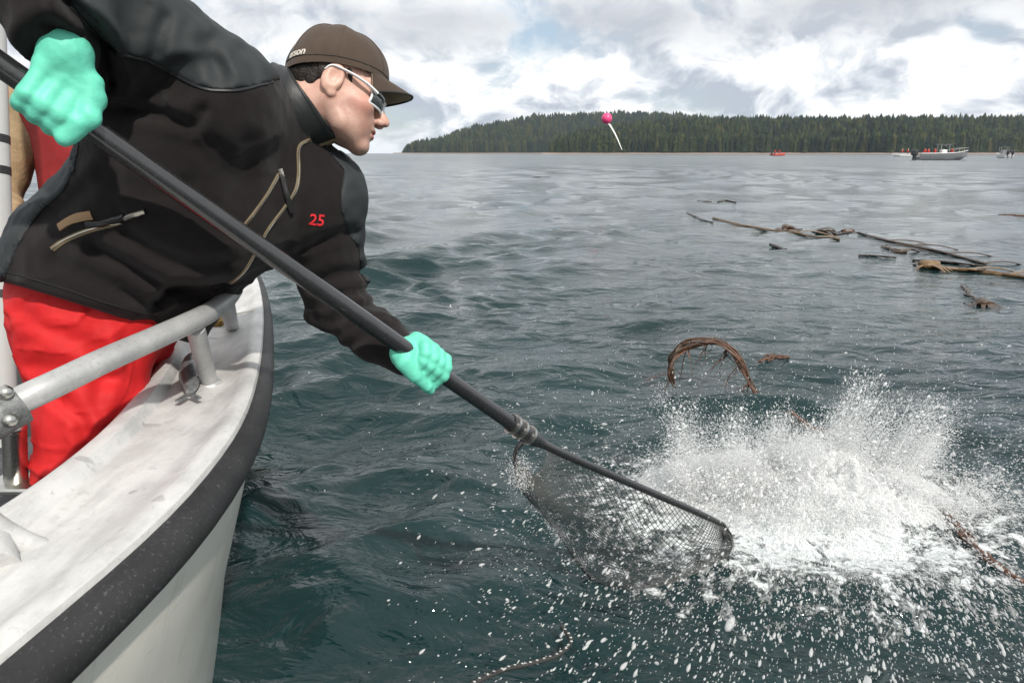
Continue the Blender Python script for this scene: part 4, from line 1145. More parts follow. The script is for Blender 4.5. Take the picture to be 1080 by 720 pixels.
# ---- trousers
KNR = P(90, 500, 1.42); KNL = P(108, 455, 1.72)
trs = union([(cone(P(80, 300, 1.44), P(92, 345, 1.45), .118, .126), 0), (cone(P(140, 320, 1.60), P(132, 350, 1.62), .115, .105), .08), (ell(P(104, 340, 1.50), (.13, .13, .10)), .05),
             (cone(P(92, 352, 1.45), P(96, 440, 1.425), .122, .094), .04), (cone(P(96, 440, 1.425), KNR, .094, .088), .04), (cone(P(118, 360, 1.64), KNL, .105, .085), .04),
             (cone(KNR, KNR + np.array([-.06, .02, -.45]), .088, .085), .03), (cone(KNL, KNL + np.array([-.05, .02, -.45]), .09, .085), .03)])
TF = [([(20, 330), (60, 350), (110, 372)], .006, 8), ([(40, 385), (80, 395), (120, 400)], .007, 9), ([(60, 420), (85, 440), (95, 470)], .008, 7), ([(100, 345), (110, 385), (105, 430)], .006, 9), ([(130, 365), (140, 400), (120, 445)], .006, 8)]
def trs_sdf(p):
    d = trs(p); sel = np.abs(d) < .04
    if sel.any():
        q = p[sel]; x, y, t = px_of(q); e = .003 * fbm(q * np.array([9, 9, 6.0]) + 9, 3); wv = q * np.array([5, 5, 11.0]) + .9 * vnoise(q * 4.0)[:, None]
        e = e - .007 * np.clip(1 - np.abs(vnoise(wv)) * 9, 0, 1) - .004 * np.clip(1 - np.abs(vnoise(wv * 2.3 + 11)) * 8, 0, 1)
        for pts, dep, w in TF: f = polyd(x, y, pts); e = e + dep * (np.exp(-(f / w) ** 2) - .45 * np.exp(-((f - 2 * w) / w) ** 2))
        d = d.copy(); d[sel] += e
    return d
sdf_obj('trousers', trs_sdf, (-1.22, 1.12, .30), (-.62, 1.86, 1.34), .006, M['red'], man)
for k in (KNR, KNL):
    b = k + np.array([-.065, .02, -.47]); b[2] = .2
    sdf_obj('boot', union([(cone(b + (0, 0, .32), b + (0, 0, .06), .075, .06), 0), (ell(b + np.array([.06, -.0, .05]), (.14, .055, .055)), .03)]), b - np.array([.16, .16, .06]), b + np.array([.26, .16, .45]), .012, M['black'], man)

# ---- gloves gripping the pole
def grip(C, e1, e2, order, wrist, sc, back, thumb, k=.004, sp=.0205):
    """C on the pole; e1/e2 span the plane across it; order +1: index finger towards the net.
    back: angles of knuckle, first joint, second joint, tip for each finger round the pole"""
    pr = []
    fr = [.0118, .0122, .0118, .0104]
    def at(phi, r, a): return C + (e1 * math.cos(R(phi)) + e2 * math.sin(R(phi))) * r * 1.0 + AX * a
    kn = []
    for i in range(4):
        a = order * (1.5 - i) * sp * sc
        ang, sk = back(i); r = fr[i] * sc * 1.08; Rr = POLE_R + r * .93
        pts = [at(ang[0], Rr + .010 * sc, a + sk[0]), at(ang[1], Rr + .005 * sc, a + sk[1]), at(ang[2], Rr, a + sk[2]), at(ang[3], Rr, a + sk[3])]
        kn.append(pts[0])
        # extra mid points keep the finger wrapped round the pole
        mid = at((ang[1] + ang[2]) / 2, Rr + .004 * sc, a + (sk[1] + sk[2]) / 2)
        fg = union([(cone(pts[0], pts[1], r * 1.12, r * 1.05), 0), (cone(pts[1], mid, r * 1.05, r), .004), (cone(mid, pts[2], r, r * .97), .004), (cone(pts[2], pts[3], r * .97, r * .85), .004)])
        pr.append((fg, .0062 if i else 0))
    for q in range(4): pr.append((cone(wrist + (kn[q] - wrist) * .25, kn[q], .021 * sc, .0155 * sc), .010))
    pr.append((cone(kn[0], kn[3], .0150 * sc, .0135 * sc), .006))
    pr.append((ell(wrist, (.031 * sc, .031 * sc, .031 * sc)), .02))
    for (a, b, ra, rb) in thumb: pr.append((cone(a, b, ra * sc, rb * sc), .006))
    un = union(pr)
    def f(p):
        d = un(p); sel = np.abs(d) < .02
        if sel.any():
            d = d.copy(); d[sel] += .0010 * fbm(p[sel] * 60.0, 2)
        return d
    pts = np.array(kn + [wrist, C])
    return f, pts.min(0) - .085, pts.max(0) + .085
def frame_at(C):
    v = np.array([0, 0, CAM_H]) - C; e1 = v - AX * (v @ AX); e1 /= np.linalg.norm(e1); e2 = np.cross(AX, e1); 
    if e2[2] < 0: e2 = -e2
    return e1, e2
CR = on_pole(57); e1, e2 = frame_at(CR)
wr_r = CR + e2 * .075 + e1 * .012 - AX * .030
f_, lo_, hi_ = grip(CR, e1, e2, 1, wr_r, 1.13, lambda i: ((62, -8 - 4 * i, -75, -150), (0, .002, .004, .006)),
    [(CR + e2 * .056 + e1 * .020 + AX * .020, CR + e2 * .012 + e1 * .036 + AX * .044, .0170, .0145), (CR + e2 * .012 + e1 * .036 + AX * .044, CR - e2 * .034 + e1 * .034 + AX * .036, .0145, .0125)])
glr = sdf_obj('glove', f_, lo_, hi_, .0030, M['glove'], man)
CL = on_pole(453); e1, e2 = frame_at(CL)
wr_l = CL - AX * .066 - e2 * .010 - e1 * .012
f_, lo_, hi_ = grip(CL, e1, e2, 1, wr_l, 1.05, lambda i: ((128, 62, 0, -58 + 6 * i), (-.034 + .004 * i, -.019, -.007, -.002)),
    [(wr_l - e2 * .014 + e1 * .022, CL - AX * .030 - e2 * .034 + e1 * .020, .022, .017), (CL - AX * .030 - e2 * .034 + e1 * .020, CL + AX * .012 - e2 * .040 + e1 * .020, .016, .0125), (CL + AX * .012 - e2 * .040 + e1 * .020, CL + AX * .030 - e2 * .044 + e1 * .014, .0125, .011)])
gll = sdf_obj('glove', f_, lo_, hi_, .0026, M['glove'], man)

# ------------------------------------------------------------------ the landing net
net = thing('landing_net', 'long handled dark dip net held by the man, its bag dipping into the water', 'net', tuple(A1))
nL = 60
hd = MB().tube([A0 + (A1 - A0) * k for k in np.linspace(0, .985, nL)], [POLE_R] * nL, 20).build('handle', M['pole'], net)
TIP = P(763, 553, 2.40)
YK = A1
def sl(px, py, z): return W(px, py, z)
hoopF = [YK, P(600, 481, 1.88), P(680, 516, 2.13), P(735, 540, 2.30), TIP]
hoopN = [TIP, P(772, 566, 2.42), sl(770, 580, .02), sl(742, 602, -.08), sl(695, 622, -.13), sl(650, 624, -.11), sl(616, 602, -.02), sl(586, 558, .24), P(553, 520, 1.88), P(543, 490, 1.80), P(545, 474, 1.785), YK - AX * .02]
far_side = smooth_path(hoopF, 40); near_side = smooth_path(hoopN, 60)
MB().tube(far_side, list(np.interp(np.linspace(0, 1, 40), [0, .8, 1], [.0125, .0115, .008])), 12).tube(near_side, list(np.interp(np.linspace(0, 1, 60), [0, .05, .2, .80, .90, 1], [.008, .004, .0035, .0035, .0065, .011])), 12).build('hoop', M['pole'], net)
a = A1 - AX * .10; yk = MB().tube([a, A1 - AX * .0], [POLE_R + .004, POLE_R + .004], 16).tube([A1, YK + (far_side[4] - YK) * 1.0], [.022, .014], 14).build('yoke_socket', M['pole'], net)
for k in (-.085, -.055, -.02): c = A1 + AX * k; MB().tube([c - AX * .004, c + AX * .004], .0275, 16).build('whipping', M['steel'], yk)
# netting bag: strands of a diamond mesh hanging from the hoop
ns = near_side[::-1]
def bag(u, v):
    a = far_side[0] * 0
    qf = u * 39; i = min(int(qf), 38); F_ = far_side[i] * (1 - qf + i) + far_side[i + 1] * (qf - i)
    qn = u * 59; j = min(int(qn), 58); N_ = ns[j] * (1 - qn + j) + ns[j + 1] * (qn - j)
    p = F_ * (1 - v) + N_ * v; s = math.sin(math.pi * v) * math.sin(math.pi * min(1, u * 1.02)) ** .6
    p = p + np.array([.03, -.03, -.10]) * s * (1 - .25 * u)
    p = p + .012 * np.array([math.sin(9 * u + 7 * v), math.sin(8 * v + 3), math.sin(11 * u - 5 * v)]) * s
    p[2] = max(p[2], -.3)
    return p
netm = MB(); NU, NVV = 46, 28
def strand(pts): netm.tube(pts, .00125, 3, cap=False)
for k in range(-NVV, NU):
    p1 = []; p2 = []
    for j in range(NVV + 1):
        u1 = (k + j) / NU; 
        if .13 <= u1 <= 1: p1.append(bag(u1, j / NVV)); 
        u2 = (k + NVV - j) / NU
        if .13 <= u2 <= 1: p2.append(bag(u2, j / NVV))
    if len(p1) > 1: strand(p1)
    if len(p2) > 1: strand(p2)
netm.build('netting', M['nettwine'], net, fix=False)
# lead rope trailing in the water
rp_ = smooth_path([sl(470, 738, .02), sl(500, 720, .03), sl(530, 706, .03), sl(560, 699, .02), sl(588, 690, .03), sl(602, 676, .04), sl(592, 660, .05)], 50)
rope = tag(MB().tube(rp_, .007, 8).build('rope', M['netcord']), 'dark rope trailing on the water below the dip net', 'rope')
wm = MB()
for i in range(2, 48, 2): wm.ball(rp_[i] + np.array([rnd.uniform(-.004, .004), 0, .006]), (.005, .003, .003), 6, 4)

# ------------------------------------------------------------------ other crew at the left
def crew(name_label, base, rz, jm, vest=None, s=1.0, hand_up=None):
    root = thing('person', name_label, 'person', base, rz=rz)
    rot = np.array(Matrix.Rotation(rz, 3, 'Z')); T = lambda p: (np.array(p, float) * s) @ rot.T + np.array(base)
    def arm(sg):
        if hand_up and sg == hand_up[0]: e, h = hand_up[1], hand_up[2]
        else: e, h = (sg * .31, .06, 1.10), (sg * .16, .28, 1.02)
        return e, h
    bodyp = [(ell(T((0, .02, 1.66)), (.085 * s, .098 * s, .12 * s)), 0), (cone(T((0, 0, 1.58)), T((0, -.01, 1.40)), .055, .065), .02), (cone(T((0, -.01, 1.40)), T((0, 0, 1.0)), .12, .12), .04)]
    for sg in (-1, 1):
        e, h = arm(sg); bodyp += [(cone(T((sg * .17, 0, 1.38)), T(e), .04, .035), .02), (cone(T(e), T(h), .035, .027), .02), (ell(T(h), (.042, .042, .042)), .01)]
    bodyp += [(cone(T((0, .105, 1.67)), T((0, .13, 1.635)), .012, .016), .01)]
    b = sdf_obj('body', union(bodyp), T((0, 0, 1.3)) - .62, T((0, 0, 1.3)) + .62, .014, M['skin'], root)
    jp = [(cone(T((0, 0, 1.0)), T((0, -.01, 1.36)), .175, .185), 0), (cone(T((-.18, 0, 1.38)), T((.18, 0, 1.38)), .085, .085), .05), (cone(T((0, 0, 1.42)), T((0, .01, 1.50)), .085, .08), .02)]
    for sg in (-1, 1):
        e, h = arm(sg); h2 = np.array(e) * .15 + np.array(h) * .85
        jp += [(cone(T((sg * .2, 0, 1.37)), T(e), .085, .075), .03), (cone(T(e), T(h2), .075, .055), .03)]
    un = union(jp); jf = lambda p: un(p) + .008 * fbm(p * 14.0, 3)
    sdf_obj('jacket', jf, T((0, 0, 1.25)) - .62, T((0, 0, 1.25)) + .62, .013, jm, root)
    if vest:
        vp = union([(cone(T((0, .0, 1.03)), T((0, -.01, 1.34)), .195, .20), 0), (cone(T((-.13, 0, 1.37)), T((.13, 0, 1.37)), .10, .10), .04)])
        sdf_obj('life_vest', lambda p: vp(p) + .004 * fbm(p * 20.0, 2), T((0, 0, 1.2)) - .35, T((0, 0, 1.2)) + .35, .013, vest, root)
    tr = [(cone(T((-.06, 0, .98)), T((.06, 0, .98)), .155, .155), 0)]
    for sg in (-1, 1): tr += [(cone(T((sg * .1, 0, .9)), T((sg * .11, .03, .48)), .12, .09), .04), (cone(T((sg * .11, .03, .48)), T((sg * .11, 0, .06)), .09, .08), .02), (ell(T((sg * .11, .05, .05)), (.07, .12, .055)), .02)]
    sdf_obj('trousers', union(tr), T((0, 0, .5)) - .62, T((0, 0, .5)) + .72, .016, M['suit_dark'], root)
    sdf_obj('hair', lambda p: smax(ell(T((0, .0, 1.69)), (.095 * s, .108 * s, .115 * s))(p), -((p - T((0, .0, 1.66))) @ np.array([0, 0, 1.0]) + .02 - 0), .01), T((0, 0, 1.69)) - .16, T((0, 0, 1.69)) + .16, .012, M['hair'], root)
    return root
cb_ = P(106, 150, 2.3)
crew('person in tan jacket and red life vest standing behind the man with the net', (cb_[0], cb_[1], .2), R(192), M['suit_tan'], M['vest_red'], 1.05)

# ------------------------------------------------------------------ kelp
def kelp(label, pts, r, m, bulb=None, n=30, lift=.01, taper=(1, 1), fronds=0, group='kelp stalks floating on the sea'):
    w = []
    for q in smooth_path([(x, y, 0) for x, y in pts], n):
        p = W(q[0], q[1]); p[2] = wz(p[0], p[1]) + lift * .3; w.append(p)
    if p[1] > 22:
        zm = float(np.mean([wz(p[0], p[1]) for p in w]))
        for p in w: p[2] = zm - .01
    # keep stalks stiffer than the ripples
    for _ in range(3):
        z = [p[2] for p in w]
        for i in range(1, n - 1): w[i][2] = (z[i - 1] + z[i] + z[i + 1]) / 3 + .0005
    root = thing('kelp', label, 'kelp', tuple(w[0]), group)
    rad = [.42 * r * (taper[0] + (taper[1] - taper[0]) * i / (n - 1)) * (1 + .07 * math.sin(i * 1.7)) for i in range(n)]
    MB().tube(w, rad, 8).build('stalk', m, root)
    for k in range(3):
        i0 = rnd.randrange(0, n // 3); i1 = n - rnd.randrange(1, n // 3); ph = rnd.uniform(0, 6); fq = rnd.uniform(.25, .6); of = rnd.uniform(1.0, 3.0) * r
        q = [w[i] + np.array([math.sin(i * fq + ph) * of * .6, math.cos(i * fq * 1.3 + ph) * of, r * .3 * math.sin(i * fq + k)]) for i in range(i0, i1)]
        MB().tube(q, list(r * .32 * np.interp(np.linspace(0, 1, len(q)), [0, .15, .8, 1], [.3, 1, .8, .2])), 6).build('stalk', m if k else M['kelp_dark'], root)
    if bulb:
        i, br = bulb; c = w[i] + np.array([0, 0, br * .3])
        bm_ = MB().ball(c, (br * 1.3, br * .8, br * .6), 16, 10); ph_ = rnd.uniform(0, 6)
        bm_.v = [tuple(c + (np.array(v) - c) * (1 + .16 * math.sin(31 * v[0] / br * .1 + ph_) + .12 * math.sin(5 * (v[1] - c[1]) / br + 4 * (v[2] - c[2]) / br + ph_))) for v in bm_.v]
        bm_.build('bulb', m, root)
        for k in range(8):
            a = rnd.uniform(0, 6.28); q = [c, c + np.array([math.cos(a) * br * 1.6, math.sin(a) * br * 1.6, -br * .1]), c + np.array([math.cos(a) * br * 2.6, math.sin(a) * br * 3, -br * .6])]
            MB().tube(smooth_path(q, 6), [br * .4, br * .35, br * .3, br * .25, br * .2, br * .1], 6, flat=.3).build('blade', m, root)
    for k in range(fronds):
        i = rnd.randrange(1, n - 1); c = w[i]; a = rnd.uniform(-1, 1)
        q = [c, c + np.array([r * 8 * math.cos(a), r * 6 * math.sin(a) - r * 3, r * .6]), c + np.array([r * 16 * math.cos(a), r * 10 * math.sin(a) - r * 5, -r])]
        MB().tube(smooth_path(q, 8), [r * .9] * 6 + [r * .6, r * .2], 6, flat=.25).build('blade', m, root)
    return root
kelp('long golden brown kelp stalk, leftmost of the floating raft', [(752, 231), (785, 238), (820, 243), (850, 248), (885, 256)], .045, M['kelp_gold'], lift=.05, fronds=3)
kelp('short dark kelp stalk at the far left end of the raft', [(724, 227), (735, 231), (752, 236)], .03, M['kelp_dark'], lift=.04)
kelp('brown kelp bulb lying just above the golden stalk', [(826, 240), (833, 240), (846, 243)], .03, M['kelp'], (10, .11), lift=.05)
kelp('dark kelp head with bulb in the middle of the raft', [(868, 245), (880, 246), (894, 249)], .035, M['kelp_dark'], (4, .13), lift=.05)
kelp('small olive kelp bulb right of the dark kelp head', [(891, 243), (900, 246), (906, 249)], .03, M['kelp'], (6, .09), lift=.05)
kelp('long dark kelp stalk running down to the right across the raft', [(905, 250), (940, 258), (975, 264), (1005, 270), (1040, 279)], .042, M['kelp'], lift=.05, fronds=4)
kelp('thin dark kelp stalk lying level below the dark kelp head', [(905, 272), (925, 273), (945, 274)], .03, M['kelp_dark'], lift=.04)
kelp('dark level kelp stalk ending beside the thick pale stalk', [(962, 276), (1000, 278), (1040, 281)], .035, M['kelp_dark'], lift=.05)
kelp('thick pale brown kelp stalk with ragged bulb at the right edge', [(978, 283), (1010, 284), (1045, 286), (1090, 292)], .052, M['kelp_gold'], (1, .10), lift=.05, fronds=2)
kelp('short kelp stalk ending in a ragged brown ball below the raft', [(1014, 298), (1026, 308), (1039, 317)], .022, M['kelp'], (28, .075), lift=.04)
kelp('dark scrap of kelp on its own left of the raft stalks', [(812, 257), (820, 259), (829, 262)], .035, M['kelp_dark'], lift=.03)
kelp('twisted kelp scrap under the long dark stalk', [(930, 263), (938, 266), (946, 268), (956, 268)], .04, M['kelp'], lift=.04, fronds=2)
kelp('small dark kelp scrap far out near the horizon side of the raft', [(757, 213), (766, 212), (776, 214)], .05, M['kelp_dark'], lift=.05)
kelp('thin reddish kelp stalk floating alone at the far right edge', [(1054, 227), (1068, 228), (1085, 227)], .045, M['kelp_red'], lift=.05)
kelp('red brown kelp stalk running out of the splash to the lower right', [(975, 520), (990, 532), (1008, 552), (1030, 578), (1055, 598), (1095, 615)], .020, M['kelp_red'], lift=.05, n=40, fronds=0)
kelp('red brown kelp stalk just behind the splash', [(835, 436), (855, 443), (875, 450), (895, 459)], .022, M['kelp_red'], lift=.06)
kelp('dim brown kelp blades lying right of the arched bundle', [(800, 386), (815, 383), (832, 384)], .02, M['kelp_red'], lift=.02)
kelp('dark kelp scrap out on the choppy water left of the raft', [(556, 188), (566, 187), (580, 187)], .07, M['kelp_dark'], lift=.05)
kelp('pair of dark kelp blades beyond the left end of the raft', [(737, 211), (745, 212), (752, 211)], .05, M['kelp_dark'], lift=.05)
# arched bundle
ab0 = W(712, 402); ar = thing('kelp', 'arched bundle of wet brown kelp stalks rising out of the water', 'kelp', tuple(ab0), 'kelp stalks floating on the sea')
def ap(px, py, t): return P(px, py, t)
base_t = 4.55
arch = [(712, 408), (708, 392), (712, 374), (726, 362), (748, 359), (768, 366), (782, 382), (792, 402), (806, 428)]
for k in range(14):
    j = rnd.uniform(-3, 3); jt = rnd.uniform(-.10, .10); ph = rnd.uniform(0, 6); wob = rnd.uniform(1.0, 4.0)
    pts = [P(x + wob * math.sin(i * 1.3 + ph) + rnd.uniform(-1.5, 1.5), y + wob * math.cos(i * 1.1 + ph) + j, base_t + jt * math.sin(i + ph) - .12 * i / 8) for i, (x, y) in enumerate(arch)]
    pp = smooth_path(pts, 44); i0 = rnd.randrange(0, 8) if k > 3 else 0; i1 = 44 - (rnd.randrange(0, 16) if k > 3 else 0); pp = pp[i0:i1]
    MB().tube(pp, list(.0075 * np.interp(np.linspace(0, 1, len(pp)), [0, .1, .9, 1], [.4, 1, 1, .4]) * rnd.uniform(.5, 1.2) * (1 + .25 * np.sin(np.arange(len(pp)) * .9 + ph))), 6).build('stalk', M['kelp'] if k % 3 else M['kelp_red'], ar)
for k in range(34):
    i = rnd.randrange(1, 8); x, y = arch[i]; dx = rnd.uniform(-34, 12); dl = rnd.uniform(10, 46)
    pts = [P(x, y + 1, base_t), P(x + dx * .35 + rnd.uniform(-5, 5), y + dl * .35, base_t), P(x + dx * .8 + rnd.uniform(-6, 6), y + dl * .7, base_t - .03), P(x + dx + rnd.uniform(-8, 8), y + dl, base_t - .06)]
    MB().tube(smooth_path(pts, 10), list(np.linspace(.006, .001, 10) * rnd.uniform(.6, 1.4)), 5, flat=.4).build('blade', M['kelp'] if k % 2 else M['kelp_red'], ar)

# ------------------------------------------------------------------ splash
def spray_mat(name='white_water', op=.72):
    m = bpy.data.materials.new(name); m.use_nodes = True; nt = m.node_tree; nt.nodes.clear(); g = N(nt)
    b = g.add('ShaderNodeBsdfPrincipled'); t = g.add('ShaderNodeBsdfTranslucent', ins={0: (.93, .94, .94, 1)})
    b.inputs['Base Color'].default_value = (.90, .91, .91, 1); b.inputs['Roughness'].default_value = .35
    mx = g.add('ShaderNodeMixShader', ins={0: .35, 1: b.outputs[0], 2: t.outputs[0]}); tr = g.add('ShaderNodeBsdfTransparent'); m2 = g.add('ShaderNodeMixShader', ins={0: op, 1: tr.outputs[0], 2: mx.outputs[0]}); o = g.add('ShaderNodeOutputMaterial'); nt.links.new(m2.outputs[0], o.inputs[0]); return m
M['spray'] = spray_mat(); M['mist'] = spray_mat('spray_mist', .5)
def drops(name, pos, vel, size, stretch, label):
    n = len(pos); v = vel / (np.linalg.norm(vel, axis=1)[:, None] + 1e-9)
    a = np.cross(v, rng.normal(size=(n, 3))); a /= np.linalg.norm(a, axis=1)[:, None] + 1e-9; b = np.cross(v, a)
    big = size / np.linalg.norm(pos - np.array([0, 0, CAM_H]), axis=1) > .0013
    VV = []; TT = []; off = 0
    def block(k, ring, tri):
        nonlocal off
        p = pos[k][:, None]; ss = size[k][:, None, None]; L = ss * stretch[k][:, None, None]
        V = p + v[k][:, None] * L * ring[None, :, :1] + a[k][:, None] * ss * ring[None, :, 1:2] + b[k][:, None] * ss * ring[None, :, 2:3]
        m = len(V); nr = len(ring)
        VV.append(V.reshape(-1, 3)); TT.append((np.arange(m)[:, None, None] * nr + tri[None]).reshape(-1, 3) + off); off += m * nr
    r3 = [(1.3, 0, 0)] + [(-.7, 1.15 * math.cos(2.094 * i), 1.15 * math.sin(2.094 * i)) for i in range(3)]
    t3 = [(0, 1, 2), (0, 2, 3), (0, 3, 1), (1, 3, 2)]
    block(~big, np.array(r3), np.array(t3))
    r6 = [(1.05, 0, 0), (-1.3, 0, 0)]; t6 = []
    for j, (x, q) in enumerate(((.62, .78), (-.05, 1.0), (-.75, .6))): r6 += [(x, q * math.cos(1.047 * i), q * math.sin(1.047 * i)) for i in range(6)]
    for i in range(6):
        k = (i + 1) % 6; t6 += [(0, 2 + i, 2 + k), (1, 14 + k, 14 + i)]
        for j in (2, 8): t6 += [(j + i, j + 6 + i, j + 6 + k), (j + i, j + 6 + k, j + k)]
    if big.any(): block(big, np.array(r6), np.array(t6))
    o = link(name, mesh_np(name, np.concatenate(VV), None, np.concatenate(TT)), M['spray' if name == 'splash' else 'mist']); return tag(o, label, 'splash', kind='stuff')
def mist(pos):
    me = bpy.data.meshes.new('fine_spray'); pos = pos[pos[:, 2] > 0]; n = len(pos)
    me.vertices.add(n); me.vertices.foreach_set('co', pos.astype(np.float32).ravel())
    at = me.attributes.new('rad', 'FLOAT', 'POINT'); at.data.foreach_set('value', np.exp(rng.normal(math.log(.00088), .38, n)).astype(np.float32))
    o = bpy.data.objects.new('fine_spray', me); COL.objects.link(o); me.materials.append(M['mist'])
    gt = bpy.data.node_groups.new('spray_points', 'GeometryNodeTree')
    gt.interface.new_socket('Geometry', in_out='INPUT', socket_type='NodeSocketGeometry'); gt.interface.new_socket('Geometry', in_out='OUTPUT', socket_type='NodeSocketGeometry')
    gi = gt.nodes.new('NodeGroupInput'); go = gt.nodes.new('NodeGroupOutput'); mp = gt.nodes.new('GeometryNodeMeshToPoints'); na = gt.nodes.new('GeometryNodeInputNamedAttribute'); sm = gt.nodes.new('GeometryNodeSetMaterial')
    na.data_type = 'FLOAT'; na.inputs['Name'].default_value = 'rad'; sm.inputs['Material'].default_value = M['mist']
    gt.links.new(gi.outputs[0], mp.inputs['Mesh']); gt.links.new(na.outputs['Attribute'], mp.inputs['Radius']); gt.links.new(mp.outputs[0], sm.inputs[0]); gt.links.new(sm.outputs[0], go.inputs[0])
    md = o.modifiers.new('points', 'NODES'); md.node_group = gt
    tag(o, 'fine white mist of spray filling the splash', 'splash', kind='stuff')
def build_splash():
    # the churned white core the drops fly out of
    nx, ny = 210, 120
    gx, gy = np.meshgrid(np.linspace(-.82, .82, nx), np.linspace(-.50, .46, ny), indexing='ij')
    u, w = gx.ravel(), gy.ravel(); q = np.stack([u, w, u * 0], 1)
    env = np.clip(1 - (u / .78) ** 2 - (w / .42) ** 2, 0, 1)
    rid = 1 - np.abs(fbm(q * np.array([5.5, 6.5, 1]), 4)); ridf = 1 - np.abs(fbm(q * np.array([17, 17, 1]) + 9, 3))
    h = env ** .8 * (.025 + .075 * np.clip(rid, 0, 1) ** 2 + .04 * np.clip(ridf, 0, 1) ** 2 + .02 * fbm(q * 30.0, 2)) * (.8 + .4 * np.sin(u * 5 + .6)) - .06 * (1 - np.clip(env * 3, 0, 1)) - .012
    X = SPL[0] + u + .25 * h * u; Y = SPL[1] + .02 + w + .05 * fbm(q * 12.0 + 4, 2); Z = h + .02
    ii = (np.arange(nx - 1)[:, None] * ny + np.arange(ny - 1)[None]).ravel(); ii = ii[(env + .10 * fbm(q * 9.0 + 2, 3))[ii] > .09]
    o = link('churned_foam', mesh_np('churned_foam', np.stack([X, Y, Z], 1), np.stack([ii, ii + ny, ii + ny + 1, ii + 1], 1)), M['spray'])
    tag(o, 'churned white foam at the heart of the splash', 'splash', kind='stuff')
    Ps = []; Vs = []; S = []; MI = []; LG = []
    G = np.array([0, 0, -9.8])
    njet = 276
    clus = [(rng.uniform(-1, 1), rng.uniform(0, 2 * math.pi), rng.uniform(1.0, 2.5), rng.uniform(.7, 1.4)) for _ in range(15)]
    clus += [(.50, 1.2, 3.3, .7), (.72, .6, 2.9, 1.1), (-.62, 2.2, 3.0, .9), (-.2, 1.5, 2.5, .7), (.15, 1.4, 2.2, .5), (.9, 5.6, 1.3, 1.9), (.6, 5.0, 1.2, 2.1), (.1, 4.7, 1.1, 1.9), (-.5, 4.4, 1.1, 1.6)]
    for j in range(njet):
        cu_ = clus[j % len(clus)]
        u = cu_[0] + rng.normal(0, .10); ang = cu_[1] + rng.normal(0, .22)
        base = np.array([SPL[0] + .40 * u * 1.0 + .12 * math.cos(ang), SPL[1] + .10 * math.sin(ang) + .05 * u, .0])
        out = np.array([1.0 * u + .45 * math.cos(ang) + .12, .30 * math.sin(ang) - .22, 0]) + rng.normal(0, .14, 3) * np.array([1, 1, 0])
        big = rng.random() < .16
        v0 = out * cu_[3] * rng.uniform(.8, 1.5) + np.array([0, 0, cu_[2] * rng.uniform(.75, 1.12) + (.3 if big else 0)])
        m = 380
        q = rng.beta(1.6, 1.1, m)[:, None]; tt = .19
        vv = v0 * (.15 + .85 * q) + rng.normal(0, .075, (m, 3)) * (.6 + 1.6 * q)
        p = base + vv * tt + .5 * G * tt * tt + rng.normal(0, .012, (m, 3))
        qm = rng.beta(1.3, 1.25, 2600)[:, None]; vm = v0 * (.1 + .88 * qm) + rng.normal(0, .075, (2600, 3)) * (.5 + 1.7 * qm)
        MI.append(base + vm * tt + .5 * G * tt * tt + rng.normal(0, .014, (2600, 3)))
        if j % 2 == 0:
            ql = np.linspace(.1, rng.uniform(.7, 1.0), 16); ph = rng.uniform(0, 6); am = rng.uniform(.01, .03)
            LG.append(([base + v0 * (.1 + .9 * x) * tt + .5 * G * tt * tt + am * x * np.array([math.sin(7 * x + ph), math.cos(6 * x + ph), .5 * math.sin(9 * x)]) for x in ql], rng.uniform(.0018, .0048)))
        Ps.append(p); Vs.append(vv + G * tt); S.append(np.exp(rng.normal(math.log(.00175), .42, m)))
    # low churning mound
    m = 16000
    a = rng.uniform(0, 2 * math.pi, m); r = np.sqrt(rng.random(m)) ** 1.1
    x = SPL[0] + .60 * r * np.cos(a) + .0; y = SPL[1] - .06 + .30 * r * np.sin(a)
    hmax = (.13 * (1 - r ** 1.5) + .03) * (1 + .8 * fbm(np.stack([x * 6, y * 6, x * 0], 1), 3)); z = np.abs(hmax) * rng.random(m) ** .8
    Ps.append(np.stack([x, y, z], 1)); Vs.append(rng.normal(0, 1, (m, 3)) + np.array([0, 0, 1.0])); S.append(np.exp(rng.normal(math.log(.0022), .42, m)))
    p = np.concatenate(Ps); v = np.concatenate(Vs); s = np.concatenate(S); k = p[:, 2] > -.03
    for i in range(9, 40):   # water running off the rim of the dip net
        nn_ = int(500 * rng.random() ** 2); MI.append(np.array(ns[i]) + rng.normal(0, .016, (nn_, 3)) + np.array([.01, -.01, 0]))
    mist(np.concatenate(MI))
    lg = MB()
    for pts, r in LG: lg.tube(pts, list(r * np.interp(np.linspace(0, 1, len(pts)), [0, .5, .9, 1], [1.3, .7, .5, .1]) * (1 + .45 * np.sin(np.arange(len(pts)) * 1.9 + r * 9000))), 5)
    o = lg.build('water_strands', M['spray'], fix=False); tag(o, 'twisted strands of water thrown out of the splash', 'splash', kind='stuff')
    drops('splash', p[k], v[k], s[k], np.full(k.sum(), 1.5), 'white burst of splashing water beyond the dip net')
    # flung drops towards the camera
    m = 17000
    th = rng.normal(-1.45, .85, m); rad = np.abs(rng.normal(0, .85, m)) + .15
    x = SPL[0] - .15 + rad * np.cos(th) * 1.05; y = SPL[1] - .1 + rad * np.sin(th); z = np.abs(rng.normal(0, .16, m)) * (1 - .25 * np.clip(rad, 0, 1.6)) + .015
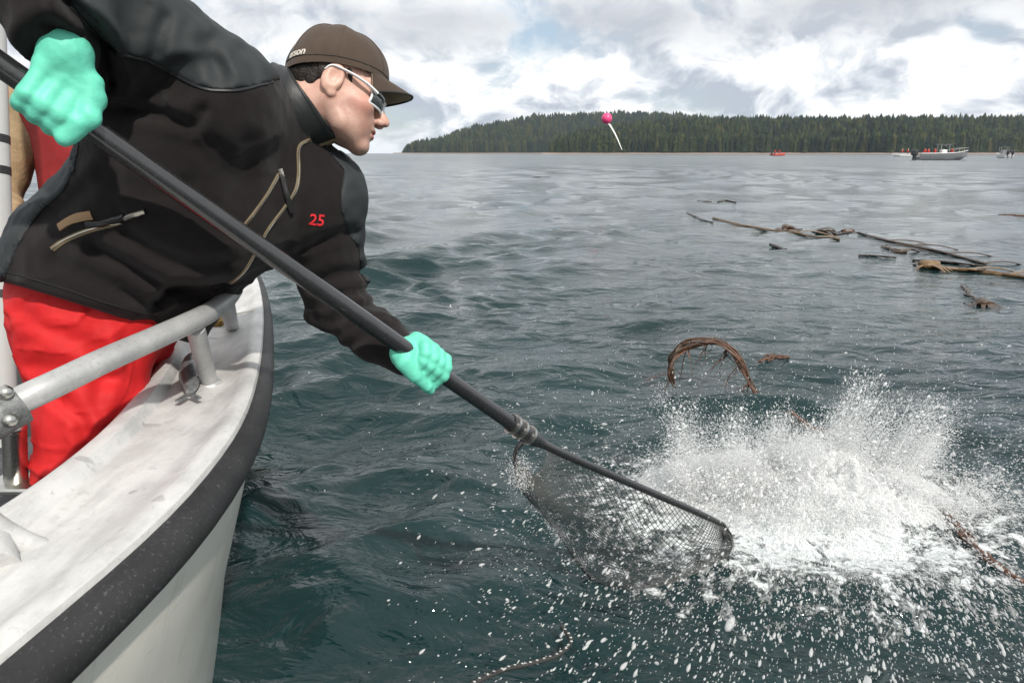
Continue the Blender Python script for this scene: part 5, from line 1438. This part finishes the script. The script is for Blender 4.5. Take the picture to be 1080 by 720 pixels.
    p = np.stack([x, y, z], 1); v = np.stack([np.cos(th) * 1.2, np.sin(th) * 1.2 - .1, rng.normal(.3, .9, m)], 1) + np.array([-.35, 0, -.5])
    s = np.exp(rng.normal(math.log(.0019), .46, m)); k = (y > .9) & (x > -.42)
    drops('spray_drops', p[k], v[k], s[k], rng.uniform(1.3, 2.8, k.sum()), 'loose white drops flung over the water around the splash')
    m = 15000   # a veil of small drops drifting over the water towards the lower right
    x = rng.uniform(-.1, 2.9, m); y = rng.uniform(1.25, 3.6, m); z = np.abs(rng.normal(0, .13, m)) + .03
    keep = rng.random(m) < np.clip(.25 + .45 * x, .1, 1.0) * np.clip((3.9 - y) / 1.2, 0, 1)
    p = np.stack([x, y, z], 1)[keep]; v = p - np.array([SPL[0], SPL[1], .35]) + rng.normal(0, .15, p.shape); nk = len(p)
    drops('drifting_drops', p, v, np.exp(rng.normal(math.log(.0016), .40, nk)), rng.uniform(1.6, 3.4, nk), 'veil of small drops flying over the water towards the lower right')
    m = 2600   # higher, sparse
    p = np.stack([rng.normal(SPL[0] + .1, .75, m), rng.normal(SPL[1] + .2, .45, m), np.abs(rng.normal(.2, .22, m))], 1)
    v = rng.normal(0, 1, (m, 3)) + np.array([0, 0, -.6])
    drops('high_spray_drops', p, v, np.exp(rng.normal(math.log(.0020), .4, m)), rng.uniform(1.0, 2.2, m), 'sparse fine drops high above and behind the splash')
build_splash()
if wm.v: o = wm.build('foam_beads', M['spray']); tag(o, 'white froth caught along the trailing dark rope', 'froth', kind='stuff')

# ------------------------------------------------------------------ air
def build_haze():
    m = bpy.data.materials.new('sea_haze'); m.use_nodes = True; nt = m.node_tree; nt.nodes.clear(); g = N(nt)
    v = g.add('ShaderNodeVolumePrincipled', ins={'Color': (0.72, 0.84, 1.0, 1), 'Density': 0.00008, 'Anisotropy': 0.2})
    o = g.add('ShaderNodeOutputMaterial'); nt.links.new(v.outputs[0], o.inputs['Volume'])
    ob = MB().box((0, 0, 48.5), (6400, 6400, 101)).build('haze', m, smooth=False); tag(ob, 'pale sea haze lying over the water and far hills', 'haze', kind='stuff')
build_haze()
